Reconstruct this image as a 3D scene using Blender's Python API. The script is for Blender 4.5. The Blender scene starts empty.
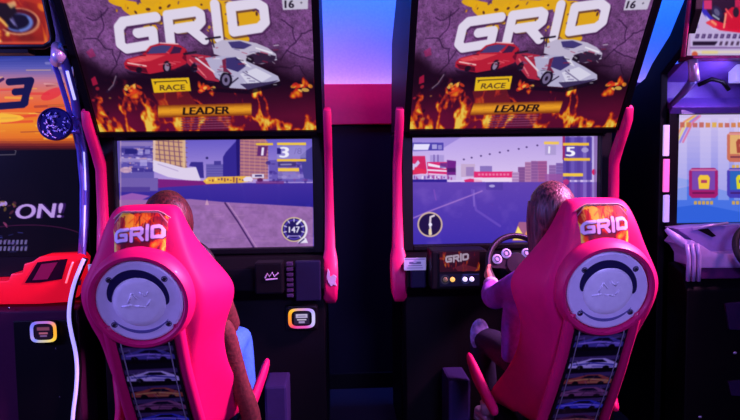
import bpy, bmesh, math, random
import numpy as np
from mathutils import Vector, Matrix, noise as mnoise
random.seed(4)
S = bpy.context.scene
C = S.collection
V = Vector
PI = math.pi

# ------------------------------------------------------------------ camera
H, YAW, PITCH, F = 1.42, math.radians(3.0), math.radians(4.0), 618.0
FW = V((math.sin(YAW)*math.cos(PITCH), math.cos(YAW)*math.cos(PITCH), -math.sin(PITCH)))
RT = V((math.cos(YAW), -math.sin(YAW), 0))
UP = RT.cross(FW)
ROLL = math.radians(.7)
RT, UP = RT*math.cos(ROLL)-UP*math.sin(ROLL), UP*math.cos(ROLL)+RT*math.sin(ROLL)
CAM = V((0, 0, H))
cd = bpy.data.cameras.new('camera'); cam = bpy.data.objects.new('camera', cd); C.objects.link(cam)
cd.sensor_width = 36; cd.lens = 36*F/740
cd.clip_start = .05
cam.matrix_world = Matrix(((RT.x, UP.x, -FW.x, 0), (RT.y, UP.y, -FW.y, 0), (RT.z, UP.z, -FW.z, H), (0, 0, 0, 1)))
S.camera = cam

def ray(px, py):
    px, py = float(px), float(py)
    return FW + (px-370)/F*RT - (py-210)/F*UP
def P(px, py, Y):
    d = ray(px, py)
    return CAM + d*(Y/d.y)

# ------------------------------------------------------------------ materials
def lin(c):
    c = np.asarray(c, float)
    return np.where(c <= .04045, c/12.92, ((c+.055)/1.055)**2.4)
def L8(r, g, b):
    return tuple(lin(np.array((r, g, b))/255.))
MATS = {}
def mat(name, rgb, rough=.5, metal=0., emis=None, es=1., coat=0., spec=.5, var=.06, scale=40., bump=0.):
    """procedural principled material: base colour broken up by noise, with optional bump and emission"""
    if name in MATS: return MATS[name]
    m = bpy.data.materials.new(name); m.use_nodes = True
    nt = m.node_tree; b = nt.nodes['Principled BSDF']
    c = L8(*rgb)
    tc = nt.nodes.new('ShaderNodeTexCoord'); no = nt.nodes.new('ShaderNodeTexNoise')
    no.inputs['Scale'].default_value = scale; no.inputs['Detail'].default_value = 3
    nt.links.new(tc.outputs['Object'], no.inputs['Vector'])
    rp = nt.nodes.new('ShaderNodeValToRGB')
    lo = [x*(1-var) for x in c]; hi = [min(1, x*(1+var)) for x in c]
    rp.color_ramp.elements[0].position = .3; rp.color_ramp.elements[1].position = .7
    rp.color_ramp.elements[0].color = (*lo, 1); rp.color_ramp.elements[1].color = (*hi, 1)
    nt.links.new(no.outputs['Fac'], rp.inputs['Fac']); nt.links.new(rp.outputs['Color'], b.inputs['Base Color'])
    b.inputs['Roughness'].default_value = rough; b.inputs['Metallic'].default_value = metal
    b.inputs['Coat Weight'].default_value = coat; b.inputs['Specular IOR Level'].default_value = spec
    if emis:
        b.inputs['Emission Color'].default_value = (*L8(*emis), 1); b.inputs['Emission Strength'].default_value = es
    if bump:
        bp = nt.nodes.new('ShaderNodeBump'); bp.inputs['Strength'].default_value = bump; bp.inputs['Distance'].default_value = .004
        nt.links.new(no.outputs['Fac'], bp.inputs['Height']); nt.links.new(bp.outputs['Normal'], b.inputs['Normal'])
    MATS[name] = m
    return m
def strand_mat(name, rgb, rgb2, rough=.45, scale=60., axis='x'):
    if name in MATS: return MATS[name]
    m = bpy.data.materials.new(name); m.use_nodes = True
    nt = m.node_tree; b = nt.nodes['Principled BSDF']
    tc = nt.nodes.new('ShaderNodeTexCoord'); mp = nt.nodes.new('ShaderNodeMapping')
    mp.inputs['Scale'].default_value = (scale, scale, scale*.07)
    no = nt.nodes.new('ShaderNodeTexNoise'); no.inputs['Scale'].default_value = 2.2; no.inputs['Detail'].default_value = 4
    rp = nt.nodes.new('ShaderNodeValToRGB')
    rp.color_ramp.elements[0].position = .35; rp.color_ramp.elements[1].position = .68
    rp.color_ramp.elements[0].color = (*L8(*rgb), 1); rp.color_ramp.elements[1].color = (*L8(*rgb2), 1)
    bp = nt.nodes.new('ShaderNodeBump'); bp.inputs['Strength'].default_value = .5; bp.inputs['Distance'].default_value = .006
    nt.links.new(tc.outputs['Object'], mp.inputs['Vector']); nt.links.new(mp.outputs['Vector'], no.inputs['Vector'])
    nt.links.new(no.outputs['Fac'], rp.inputs['Fac']); nt.links.new(rp.outputs['Color'], b.inputs['Base Color'])
    nt.links.new(no.outputs['Fac'], bp.inputs['Height']); nt.links.new(bp.outputs['Normal'], b.inputs['Normal'])
    b.inputs['Roughness'].default_value = rough
    MATS[name] = m
    return m
def art_mat(name, emis, diff=.0, rough=.35, coat=.0, spec=.12):
    """printed art or screen picture held in the mesh's own colour attribute"""
    if name in MATS: return MATS[name]
    m = bpy.data.materials.new(name); m.use_nodes = True
    nt = m.node_tree; b = nt.nodes['Principled BSDF']
    at = nt.nodes.new('ShaderNodeAttribute'); at.attribute_name = 'art'
    if diff > 0:
        nt.links.new(at.outputs['Color'], b.inputs['Base Color'])
    else:
        b.inputs['Base Color'].default_value = (.004, .004, .006, 1)
    b.inputs['Specular IOR Level'].default_value = spec
    if emis > 0:
        nt.links.new(at.outputs['Color'], b.inputs['Emission Color']); b.inputs['Emission Strength'].default_value = emis
    b.inputs['Roughness'].default_value = rough; b.inputs['Coat Weight'].default_value = coat
    MATS[name] = m
    return m

M_black = mat('black_cabinet_laminate', (6, 5, 10), .55, spec=.16, bump=.05)
M_bezel = mat('black_bezel_plastic', (7, 6, 10), .45, spec=.22)
M_navy = mat('navy_panel', (20, 18, 52), .5, spec=.25)
M_pink = mat('magenta_gelcoat', (216, 6, 98), .52, coat=.03, var=.03)
M_pinkfab = mat('magenta_moulded_plastic', (220, 5, 98), .6, coat=.0, spec=.3, var=.04, scale=25, bump=.03)
M_silver = mat('silver_plate', (240, 232, 250), .38, metal=.0, var=.03)
M_groove = mat('dark_groove', (26, 20, 70), .5)
M_chrome = mat('chrome_tube', (205, 198, 230), .28, metal=.35, var=.03)
M_bolt = mat('steel_bolt', (120, 118, 130), .25, metal=.9)
M_greypurp = mat('grey_frame_plastic', (176, 166, 225), .45, var=.05)
M_rubber = mat('black_rubber', (12, 11, 14), .6)
M_leather = mat('black_seat_vinyl', (18, 14, 22), .5, bump=.2, scale=90)
M_stitch = mat('grey_piping', (150, 145, 155), .6)
M_white = mat('white_sticker', (200, 195, 220), .5)
M_skin = mat('skin', (206, 140, 118), .5, var=.05)

# ------------------------------------------------------------------ object helpers
ORG = {}
def finish(o, mats, parent, smooth):
    for m in (mats if isinstance(mats, (list, tuple)) else [mats]): o.data.materials.append(m)
    if smooth is not None:
        for p in o.data.polygons: p.use_smooth = smooth
    if parent is not None: o.parent = parent
    return o
def link(name, verts, faces, m, parent=None, smooth=False, mi=None):
    org = ORG.get(parent.name, V((0, 0, 0))) if parent is not None else V((0, 0, 0))
    me = bpy.data.meshes.new(name)
    me.from_pydata([tuple(V(v)-org) for v in verts], [], faces)
    me.update()
    o = bpy.data.objects.new(name, me); C.objects.link(o)
    ORG[o.name] = org
    finish(o, m, parent, smooth)
    if mi: me.polygons.foreach_set('material_index', mi)
    return o
def thing(name, label, cat, loc, group=None):
    o = bpy.data.objects.new(name, None); C.objects.link(o); o.location = loc
    o.empty_display_size = .1
    o['label'] = label; o['category'] = cat
    if group: o['group'] = group
    ORG[o.name] = V(loc)
    return o
class MB:
    def __init__(s): s.v = []; s.f = []
    def add(s, vs, fs):
        k = len(s.v); s.v += [V(v) for v in vs]; s.f += [[i+k for i in f] for f in fs]; return s
    def bm(s, b):
        b.verts.ensure_lookup_table(); b.verts.index_update()
        s.add([v.co.copy() for v in b.verts], [[v.index for v in f.verts] for f in b.faces]); b.free(); return s
    def box(s, x0, x1, y0, y1, z0, z1, bev=0., seg=2, M=None):
        b = bmesh.new(); bmesh.ops.create_cube(b, size=1)
        for v in b.verts: v.co = V(((x0+x1)/2+v.co.x*(x1-x0), (y0+y1)/2+v.co.y*(y1-y0), (z0+z1)/2+v.co.z*(z1-z0)))
        if bev: bmesh.ops.bevel(b, geom=b.edges[:], offset=bev, segments=seg, affect='EDGES', profile=.6)
        if M: bmesh.ops.transform(b, matrix=M, verts=b.verts)
        return s.bm(b)
    def prism(s, pts, a, b_, axis='x', bev=0.):
        """polygon given in the two other axes, extruded along axis from a to b_"""
        def co(p, t):
            return V((t, p[0], p[1])) if axis == 'x' else (V((p[0], t, p[1])) if axis == 'y' else V((p[0], p[1], t)))
        n = len(pts); b = bmesh.new()
        A = [b.verts.new(co(p, a)) for p in pts]; B = [b.verts.new(co(p, b_)) for p in pts]
        b.faces.new(A[::-1]); b.faces.new(B)
        for i in range(n): b.faces.new((A[i], A[(i+1) % n], B[(i+1) % n], B[i]))
        bmesh.ops.recalc_face_normals(b, faces=b.faces)
        if bev: bmesh.ops.bevel(b, geom=b.edges[:], offset=bev, segments=2, affect='EDGES', profile=.6)
        return s.bm(b)
    def tube(s, pts, r, n=10, cap=True, flat=1.):
        pts = [V(p) for p in pts]; rs = r if isinstance(r, (list, tuple)) else [r]*len(pts)
        rings = []; ref = None
        for i, p in enumerate(pts):
            t = (pts[min(i+1, len(pts)-1)]-pts[max(i-1, 0)]).normalized()
            if ref is None:
                ref = V((1, 0, 0)) if abs(t.x) < .8 else V((0, 0, 1))
            u = (ref-t*ref.dot(t)).normalized(); w = t.cross(u); ref = u
            rings.append([p+(u*math.cos(2*PI*k/n)+w*math.sin(2*PI*k/n)*flat)*rs[i] for k in range(n)])
        vs = [v for q in rings for v in q]; fs = []
        for i in range(len(pts)-1):
            for k in range(n):
                fs.append([i*n+k, i*n+(k+1) % n, (i+1)*n+(k+1) % n, (i+1)*n+k])
        if cap: fs += [list(range(n))[::-1], [(len(pts)-1)*n+k for k in range(n)]]
        return s.add(vs, fs)
    def lathe(s, prof, M, n=48, a0=0., a1=2*PI, close=False):
        """prof = (radius, height) rows turned about local z, placed by matrix M"""
        full = abs(a1-a0-2*PI) < 1e-6; m = n if full else n+1
        vs = []; fs = []
        for r, h in prof:
            for k in range(m):
                a = a0+(a1-a0)*k/n
                vs.append(M @ V((r*math.cos(a), r*math.sin(a), h)))
        K = len(prof)
        for i in range(K-1 if not close else K):
            j = (i+1) % K
            for k in range(n):
                k2 = (k+1) % m
                fs.append([i*m+k, i*m+k2, j*m+k2, j*m+k])
        if close and not full:
            fs += [[i*m for i in range(K)][::-1], [i*m+n for i in range(K)]]
        return s.add(vs, fs)
    def ball(s, c, r, sub=2, sc=(1, 1, 1)):
        b = bmesh.new(); bmesh.ops.create_icosphere(b, subdivisions=sub, radius=r)
        for v in b.verts: v.co = V((v.co.x*sc[0], v.co.y*sc[1], v.co.z*sc[2]))+V(c)
        return s.bm(b)
    def loft(s, rings, cap=True):
        n = len(rings[0]); vs = [v for r in rings for v in r]; fs = []
        for i in range(len(rings)-1):
            for k in range(n):
                fs.append([i*n+k, i*n+(k+1) % n, (i+1)*n+(k+1) % n, (i+1)*n+k])
        if cap: fs += [list(range(n))[::-1], [(len(rings)-1)*n+k for k in range(n)]]
        return s.add(vs, fs)
    def obj(s, name, m, parent=None, smooth=False, auto=None):
        o = link(name, s.v, s.f, m, parent, smooth)
        b = bmesh.new(); b.from_mesh(o.data); bmesh.ops.recalc_face_normals(b, faces=b.faces)
        if auto is not None:
            for e in b.edges:
                if len(e.link_faces) == 2 and e.calc_face_angle(0) > auto: e.smooth = False
            for f in b.faces: f.smooth = True
        b.to_mesh(o.data); b.free()
        return o
def bake(o):
    """apply an object's modifiers into its mesh"""
    dg = bpy.context.evaluated_depsgraph_get(); dg.update()
    me = bpy.data.meshes.new_from_object(o.evaluated_get(dg))
    old = o.data; o.modifiers.clear(); o.data = me; me.name = old.name
    bpy.data.meshes.remove(old)
    return o
def subsurf(o, lv=2):
    md = o.modifiers.new('s', 'SUBSURF'); md.levels = lv; md.render_levels = lv
    bake(o)
    for p in o.data.polygons: p.use_smooth = True
    return o

# ------------------------------------------------------------------ painted art
def vnoise(h, w, cells, seed, octv=4, ratio=None):
    """smooth fractal value noise in 0..1"""
    rs = np.random.RandomState(seed); out = np.zeros((h, w)); amp = 1.; tot = 0.
    cx = cells; cy = max(1, cells*(ratio if ratio else h/w))
    for o in range(octv):
        ny, nx = int(cy)+3, int(cx)+3
        g = rs.rand(ny, nx)
        yy = np.linspace(0, cy, h); xx = np.linspace(0, cx, w)
        yi = np.minimum(yy.astype(int), ny-2); xi = np.minimum(xx.astype(int), nx-2)
        fy = (yy-yi)[:, None]; fx = (xx-xi)[None, :]
        fy = fy*fy*(3-2*fy); fx = fx*fx*(3-2*fx)
        a = g[yi][:, xi]; b = g[yi][:, xi+1]; c = g[yi+1][:, xi]; d = g[yi+1][:, xi+1]
        out += amp*((a*(1-fx)+b*fx)*(1-fy)+(c*(1-fx)+d*fx)*fy); tot += amp
        amp *= .55; cx *= 2; cy *= 2
    return out/tot
FONT = {}
def glyphs(txt):
    if txt in FONT: return FONT[txt]
    cu = bpy.data.curves.new('t', 'FONT'); cu.body = txt; cu.size = 1; cu.resolution_u = 4
    o = bpy.data.objects.new('t', cu); C.objects.link(o)
    dg = bpy.context.evaluated_depsgraph_get(); dg.update()
    ev = o.evaluated_get(dg); me = ev.to_mesh()
    me.calc_loop_triangles()
    v = np.array([x.co[:2] for x in me.vertices]); t = np.array([x.vertices[:] for x in me.loop_triangles])
    ev.to_mesh_clear(); bpy.data.objects.remove(o); bpy.data.curves.remove(cu)
    v[:, 0] -= v[:, 0].min()
    hgt = max(v[:, 1].max(), 1e-3); v = v/hgt
    FONT[txt] = (v, t, v[:, 0].max())
    return FONT[txt]
class Paint:
    """a small raster; all shapes are given in art coordinates and mapped to its pixels by fn"""
    def __init__(s, W, Hh, base, fn=None, pxw=None):
        s.W, s.H = W, Hh; s.a = np.zeros((Hh, W, 3)); s.a[:] = np.array(base)/255.
        s.fn = fn or (lambda p: p); s.k = W/pxw if pxw else 1.
        s.yy, s.xx = np.mgrid[0:Hh, 0:W]
        # art coordinates of every pixel, for gradients (affine from three corners is close enough)
    def m(s, pts):
        return np.array([s.fn(p) for p in pts], float)*np.array((s.W-1, s.H-1))
    def blend(s, cov, col, y0, x0):
        h, w = cov.shape; r = s.a[y0:y0+h, x0:x0+w]
        c = np.array(col)/255.
        r += (c-r)*cov[..., None]
    def cover(s, q, ss=3):
        x0 = max(0, int(np.floor(q[:, 0].min()))); x1 = min(s.W, int(np.ceil(q[:, 0].max()))+2)
        y0 = max(0, int(np.floor(q[:, 1].min()))); y1 = min(s.H, int(np.ceil(q[:, 1].max()))+2)
        if x1 <= x0 or y1 <= y0: return None
        off = (np.arange(ss)+.5)/ss-.5
        X = (np.arange(x0, x1)[:, None]+off[None]).ravel(); Y = (np.arange(y0, y1)[:, None]+off[None]).ravel()
        X, Y = X[None, :], Y[:, None]
        ins = np.zeros((Y.shape[0], X.shape[1]), bool); n = len(q)
        for i in range(n):
            ax, ay = q[i]; bx, by = q[(i+1) % n]
            if ay == by: continue
            c = ((ay > Y) != (by > Y)) & (X < (bx-ax)*(Y-ay)/(by-ay)+ax)
            ins ^= c
        cov = ins.reshape(y1-y0, ss, x1-x0, ss).mean((1, 3))
        return cov, y0, x0
    def poly(s, pts, col, a=1.):
        r = s.cover(s.m(pts))
        if r: s.blend(r[0]*a, col, r[1], r[2])
        return s
    def rect(s, x0, y0, x1, y1, col, a=1.): return s.poly([(x0, y0), (x1, y0), (x1, y1), (x0, y1)], col, a)
    def ell(s, cx, cy, rx, ry, col, a=1., n=36, rot=0.):
        c, t = math.cos(rot), math.sin(rot)
        return s.poly([(cx+rx*math.cos(k*2*PI/n)*c-ry*math.sin(k*2*PI/n)*t, cy+rx*math.cos(k*2*PI/n)*t+ry*math.sin(k*2*PI/n)*c) for k in range(n)], col, a)
    def line(s, pts, w, col, a=1.):
        q = s.m(pts); w = w*s.k
        x0 = max(0, int(q[:, 0].min()-w-2)); x1 = min(s.W, int(q[:, 0].max()+w+3))
        y0 = max(0, int(q[:, 1].min()-w-2)); y1 = min(s.H, int(q[:, 1].max()+w+3))
        if x1 <= x0 or y1 <= y0: return s
        X, Y = np.meshgrid(np.arange(x0, x1), np.arange(y0, y1)); d = np.full(X.shape, 1e9)
        for i in range(len(q)-1):
            ax, ay = q[i]; bx, by = q[i+1]; l2 = (bx-ax)**2+(by-ay)**2+1e-9
            t = np.clip(((X-ax)*(bx-ax)+(Y-ay)*(by-ay))/l2, 0, 1)
            d = np.minimum(d, np.hypot(X-ax-t*(bx-ax), Y-ay-t*(by-ay)))
        s.blend(np.clip(w/2-d+.5, 0, 1)*a, col, y0, x0); return s
    def ring(s, cx, cy, r, w, col, a=1., a0=0., a1=2*PI, ry=None):
        ry = ry or r
        return s.line([(cx+r*math.cos(a0+(a1-a0)*k/32), cy+ry*math.sin(a0+(a1-a0)*k/32)) for k in range(33)], w, col, a)
    def text(s, txt, x, y, h, col, wide=1., shear=0., rot=0., bold=0., a=1., center=False):
        v, t, wd = glyphs(txt)
        X = v[:, 0]*h*wide; Y = v[:, 1]*h
        if center: X = X-wd*h*wide/2
        X = X+shear*Y
        c, q = math.cos(rot), math.sin(rot)
        for dx in ((0,) if not bold else (-bold, 0, bold)):
            pts = s.m([(x+dx+i*c+j*q, y+i*q-j*c) for i, j in zip(X, Y)])
            cov = None
            x0, y0 = int(max(0, np.floor(pts[:, 0].min()))), int(max(0, np.floor(pts[:, 1].min())))
            x1, y1 = int(min(s.W, pts[:, 0].max()+3)), int(min(s.H, pts[:, 1].max()+3))
            if x1 <= x0 or y1 <= y0: continue
            cov = np.zeros((y1-y0, x1-x0))
            for tri in t:
                r = s.cover(pts[tri])
                if r is None: continue
                cv, yy, xx = r
                yy -= y0; xx -= x0
                h2 = min(cv.shape[0], cov.shape[0]-yy); w2 = min(cv.shape[1], cov.shape[1]-xx)
                if h2 > 0 and w2 > 0 and yy >= 0 and xx >= 0: cov[yy:yy+h2, xx:xx+w2] += cv[:h2, :w2]
            s.blend(np.clip(cov, 0, 1)*a, col, y0, x0)
        return s
    def flames(s, y0f, y1f, seed, cov=.4, cells=7, base=(60, 10, 30), a=1., x0f=0, x1f=1, tall=.45):
        """licks of fire between two height fractions; cov = share of the area that burns"""
        n1 = vnoise(s.H, s.W, cells, seed, 4, s.H/s.W*tall)
        sh = ((vnoise(s.H, s.W, cells*.6, seed+7, 2)-.5)*s.W/cells*.7).astype(int)
        n1 = n1[s.yy, np.clip(s.xx+sh, 0, s.W-1)]
        n2 = vnoise(s.H, s.W, cells*2.5, seed+1, 4, s.H/s.W*tall)
        n = (1-np.abs(n1-.5)*3)*.7+n2*.55
        v = s.yy/(s.H-1); u = s.xx/(s.W-1)
        n = n+.25*np.clip((v-y0f)/(y1f-y0f), 0, 1)
        lo, hi = np.quantile(n, 1-cov), np.quantile(n, .995); n = np.clip((n-lo)/(hi-lo), 0, 1)
        mk = np.clip((v-y0f)/max(.02, (y1f-y0f)*.3), 0, 1)*np.clip((y1f-v)/.02+.02, 0, 1)*((u >= x0f) & (u <= x1f))
        n = n*mk
        st = np.array([0, .22, .45, .7, 1.]); cs = np.array([base, (130, 22, 30), (205, 60, 22), (240, 140, 20), (255, 220, 80)])/255.
        col = np.stack([np.interp(n, st, cs[:, i]) for i in range(3)], -1)
        al = (np.clip(n*4, 0, 1)*a)[..., None]
        s.a = s.a*(1-al)+col*al; return s
    def grain(s, amp, seed=0):
        rs = np.random.RandomState(seed); s.a = np.clip(s.a+(rs.rand(s.H, s.W, 1)-.5)*amp, 0, 1); return s
    def blur(s, n=1):
        for _ in range(n):
            a = s.a; p = np.pad(a, ((1, 1), (1, 1), (0, 0)), 'edge')
            s.a = (p[:-2, 1:-1]+p[2:, 1:-1]+p[1:-1, :-2]+p[1:-1, 2:]+2*a)/6
        return s
    def mesh(s, name, fn3, m, parent, back=None):
        """grid mesh following fn3(u, v) with the picture in its colour attribute"""
        W, Hh = s.W, s.H
        org = np.array(ORG.get(parent.name, V((0, 0, 0))))
        us = np.linspace(0, 1, W); vs = np.linspace(0, 1, Hh)
        co = fn3(us[None, :, None], vs[:, None, None])
        co = np.broadcast_to(co, (Hh, W, 3)).reshape(-1, 3)-org
        idx = np.arange(W*Hh).reshape(Hh, W)
        q = np.stack([idx[:-1, :-1], idx[1:, :-1], idx[1:, 1:], idx[:-1, 1:]], -1).reshape(-1, 4)
        me = bpy.data.meshes.new(name)
        me.vertices.add(W*Hh); me.vertices.foreach_set('co', co.ravel())
        me.loops.add(q.size); me.loops.foreach_set('vertex_index', q.ravel().astype(np.int32))
        me.polygons.add(len(q)); me.polygons.foreach_set('loop_start', np.arange(0, q.size, 4, dtype=np.int32))
        me.update(calc_edges=True)
        at = me.color_attributes.new('art', 'FLOAT_COLOR', 'POINT')
        rgba = np.ones((W*Hh, 4)); rgba[:, :3] = lin(np.clip(s.a, 0, 1)).reshape(-1, 3)
        at.data.foreach_set('color', rgba.ravel())
        o = bpy.data.objects.new(name, me); C.objects.link(o); ORG[o.name] = V(org)
        finish(o, m, parent, True)
        return o
def plane_fn(O, U, W):
    O, U, W = (np.array(x) for x in (O, U, W))
    return lambda u, v: O+U*u+W*v
def px_map(O, U, W):
    """photo pixel -> (u, v) on the plane O + uU + vW"""
    O, U, W = V(O), V(U), V(W); N = U.cross(W)
    G = Matrix(((U.dot(U), U.dot(W)), (U.dot(W), W.dot(W)))).inverted()
    def f(p):
        d = ray(p[0], p[1]); t = (O-CAM).dot(N)/d.dot(N); q = CAM+d*t-O
        r = G @ V((q.dot(U), q.dot(W)))
        return (r.x, r.y)
    return f
GRID_STROKES = [
    (0.00, [[(1.17, .87), (.27, .87), (.13, .73), (.13, .27), (.27, .13), (1.04, .13), (1.04, .5), (.62, .5)]]),
    (1.36, [[(.13, .02), (.13, .87), (.9, .87), (1.02, .78), (1.02, .57), (.9, .46), (.35, .46)], [(.66, .46), (1.05, .03)]]),
    (2.68, [[(.13, .0), (.13, 1.)]]),
    (3.10, [[(.13, .13), (.13, .87), (.85, .87), (1.02, .72), (1.02, .28), (.85, .13), (.13, .13)]])]
def grid_logo(p, warp, w, col, a=1.):
    for dx, sts in GRID_STROKES:
        for st in sts: p.line([warp((x+dx)/4.25, y) for x, y in st], w, col, a)

# ------------------------------------------------------------------ room
def struct(name, mb, m, **k):
    o = mb.obj(name, m, **k); o['kind'] = 'structure'; return o
M_floor = mat('dark_carpet', (16, 12, 30), .9, bump=.5, scale=220, var=.3)
M_wallup = mat('painted_plaster', (225, 215, 235), .75, bump=.05, scale=60)
M_dado = mat('navy_wall_panel', (9, 9, 32), .6, spec=.2, var=.08, scale=8)
M_fascia = mat('magenta_fascia', (222, 10, 92), .5, var=.04)
struct('floor', MB().box(-4.2, 4.4, -2.6, 4.2, -.1, 0), M_floor)
struct('ceiling', MB().box(-4.2, 4.4, -2.6, 4.2, 3.2, 3.3), mat('dark_ceiling', (18, 14, 30), .8))
struct('wall_back', MB().box(-4.2, 4.4, 4.1, 4.2, 0, 3.2), M_wallup)
struct('wall_left', MB().box(-4.3, -4.2, -2.6, 4.2, 0, 3.2), M_dado)
struct('wall_right', MB().box(4.4, 4.5, -2.6, 4.2, 0, 3.2), M_dado)
# panelling in front of the wall, a fascia on top that hides the cove light
struct('trim_1', MB().box(-4.2, 4.4, 3.9, 4.0, 0, 1.682, .004), M_dado)
struct('trim_2', MB().box(-4.2, 4.4, 3.885, 4.0, 1.684, 1.936, .006), M_fascia)
struct('baseboard_back', MB().box(-4.2, 4.4, 3.88, 3.899, 0, .1, .004), M_black)

# ------------------------------------------------------------------ shared art for the two racing machines
XL, XR = -.583, .832
SY = 3.03                        # the screens' plane
MQ0, MQ1 = (2.9, 1.592), (2.44, 2.285)     # bottom and top of the leaning sign, in Y and z
MW = .49
def mq_plane(X):
    n = V((0, -(MQ1[1]-MQ0[1]), -(MQ0[0]-MQ1[0]))).normalized()
    O = V((X-MW, MQ1[0], MQ1[1]))+n*.012; U = V((2*MW, 0, 0)); W = V((0, MQ0[0]-MQ1[0], MQ0[1]-MQ1[1]))
    return O, U, W
def marquee_paint():
    W, Hh = 420, 330
    p = Paint(W, Hh, (128, 76, 140), px_map(*mq_plane(XL)), 250)
    n = vnoise(Hh, W, 60, 3, 3); b = vnoise(Hh, W, 5, 8, 3)
    p.a *= (.62+.55*n+.28*(b-.5))[..., None]
    rs = np.random.RandomState(2)
    sp = (rs.rand(Hh, W) > .93)[..., None]; p.a = p.a*(1-sp*.45)
    sp = (rs.rand(Hh, W) > .95)[..., None]; p.a = p.a+(np.array((170, 130, 190))/255.-p.a)*sp*.5
    v = p.yy/(Hh-1); u = p.xx/(W-1)
    # cracks in the tarmac
    for cr in ([(84, 40), (96, 38), (104, 47), (112, 50), (116, 62)], [(100, 12), (104, 26), (98, 38)], [(120, 50), (116, 66), (108, 78)],
               [(281, 60), (287, 50), (296, 42), (302, 34), (312, 30)], [(287, 50), (300, 56), (314, 60)], [(270, 66), (286, 68), (300, 66)],
               [(282, 20), (292, 28), (296, 42)], [(86, 18), (97, 20), (108, 8)], [(300, 66), (306, 76)]):
        jit = []
        for i in range(len(cr)-1):
            for t in (0, .33, .66):
                jit.append((cr[i][0]+(cr[i+1][0]-cr[i][0])*t+random.uniform(-1, 1), cr[i][1]+(cr[i+1][1]-cr[i][1])*t+random.uniform(-1, 1)))
        p.line(jit+[cr[-1]], 1.1, (40, 16, 52), .8)
    # yellow splatter behind the letters
    for x, y, rx, ry, ro in ((132, 6, 18, 4, .3), (142, 12, 16, 4, .4), (122, 3, 14, 4, .2), (160, 4, 20, 7, .2), (178, 6, 24, 7, 0), (200, 4, 22, 6, -.1), (184, 25, 16, 9, -.1), (140, 8, 26, 5, .25), (134, 14, 14, 3, .5),
                             (222, 24, 10, 14, 0), (243, 18, 17, 12, 0), (152, 18, 12, 3, .5), (224, 8, 16, 8, 0), (236, 36, 14, 6, .3), (222, 42, 12, 4, .2), (150, 30, 8, 6, 0)):
        p.ell(x, y, rx, ry, (236, 176, 18), .95, rot=ro)
    for i in range(60):
        x, y = random.uniform(116, 258), random.uniform(0, 34)
        p.ell(x, y, random.uniform(.6, 2.6), random.uniform(.5, 1.6), random.choice(((60, 20, 40), (236, 180, 24), (90, 50, 100), (225, 150, 10))), .8, 10, random.uniform(0, 3))
    # dark band, then fire
    dk = np.clip((v-.50-.06*(b-.5)*4)/.16, 0, 1)[..., None]
    p.a = p.a*(1-dk)+np.array((26, 6, 22))/255.*dk
    red = np.clip((v-.70)/.2, 0, 1)[..., None]
    p.a = p.a*(1-red*.8)+np.array((112, 14, 52))/255.*(.75+.5*b[..., None])*red*.8
    p.flames(.66, 1.02, 21, .19, 10, (90, 12, 40), .9, tall=.6)
    p.flames(.56, .80, 47, .05, 6, (40, 6, 24), .95)
    for x, y, s in ((131, 91, 10), (205, 88, 9), (300, 86, 8)):
        for k in range(16):
            a = random.uniform(0, 2*PI); d = random.uniform(0, s)
            p.ell(x+math.cos(a)*d*1.3, y+math.sin(a)*d*.6, random.uniform(1, 4.5), random.uniform(.8, 2.4), random.choice(((235, 70, 25), (250, 150, 40), (220, 40, 30), (255, 210, 90))), .75, 12, random.uniform(-.6, .6))
    # logo
    def warp(u_, y):
        return (117+u_*154-y*4, 55.5-25*u_**.95-y*(37-4*u_))
    grid_logo(p, lambda a_, b_: (warp(a_, b_)[0]+1.2, warp(a_, b_)[1]+1.6), 11, (58, 24, 66), .65)
    grid_logo(p, warp, 9.8, (232, 222, 244))
    # pale car behind
    p.poly([(212, 45), (222, 40), (240, 40), (256, 43), (268, 48), (276, 54), (277, 60), (262, 64), (240, 62), (214, 54)], (196, 186, 214))
    p.poly([(228, 42), (240, 41), (252, 45), (244, 49), (232, 48)], (66, 56, 120))
    p.poly([(246, 56), (258, 52), (276, 56), (274, 62), (256, 64)], (50, 32, 60))
    p.line([(206, 39), (220, 37)], 2, (30, 20, 40)); p.line([(212, 39), (214, 47)], 1.5, (60, 40, 70))
    p.ell(250, 60, 4, 4, (28, 18, 36)); p.line([(256, 48), (272, 53)], 1.4, (244, 240, 252))
    # red coupe
    p.poly([(124, 63), (127, 59), (142, 55), (150, 46), (160, 43), (178, 44), (186, 49), (189, 56), (186, 64), (172, 70), (150, 74), (132, 71), (125, 68)], (188, 30, 52))
    p.poly([(146, 54), (152, 47), (162, 45), (172, 46), (166, 53)], (70, 62, 120)); p.poly([(174, 46), (182, 48), (180, 53), (170, 54)], (60, 30, 70))
    p.poly([(127, 60), (146, 55), (166, 55), (150, 61), (132, 63)], (228, 74, 84)); p.line([(128, 63), (146, 66)], 1.6, (250, 190, 190))
    p.poly([(125, 65), (146, 68), (148, 73), (130, 70)], (92, 12, 34)); p.line([(160, 43), (178, 44)], 1.2, (240, 190, 200))
    p.ell(167, 67, 4.2, 6.2, (24, 14, 30)); p.ell(167, 67, 2.4, 4, (150, 130, 160)); p.ell(139, 70, 3, 3, (24, 14, 30))
    p.poly([(186, 50), (189, 56), (187, 62), (182, 58)], (110, 14, 40))
    # red and silver racer in front
    p.poly([(186, 55), (196, 54), (210, 56), (222, 62), (219, 82), (206, 80), (194, 70), (187, 63)], (176, 40, 66))
    p.poly([(205, 58), (218, 56), (228, 56), (244, 60), (262, 68), (278, 76), (280, 81), (268, 85), (246, 89), (230, 88), (216, 78)], (186, 180, 214))
    p.poly([(226, 58), (236, 57), (246, 66), (238, 72), (226, 68)], (60, 50, 112)); p.poly([(236, 57), (244, 60), (252, 68), (246, 66)], (226, 222, 240))
    p.poly([(222, 60), (226, 58), (226, 68), (232, 74), (224, 76)], (120, 36, 70))
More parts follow.
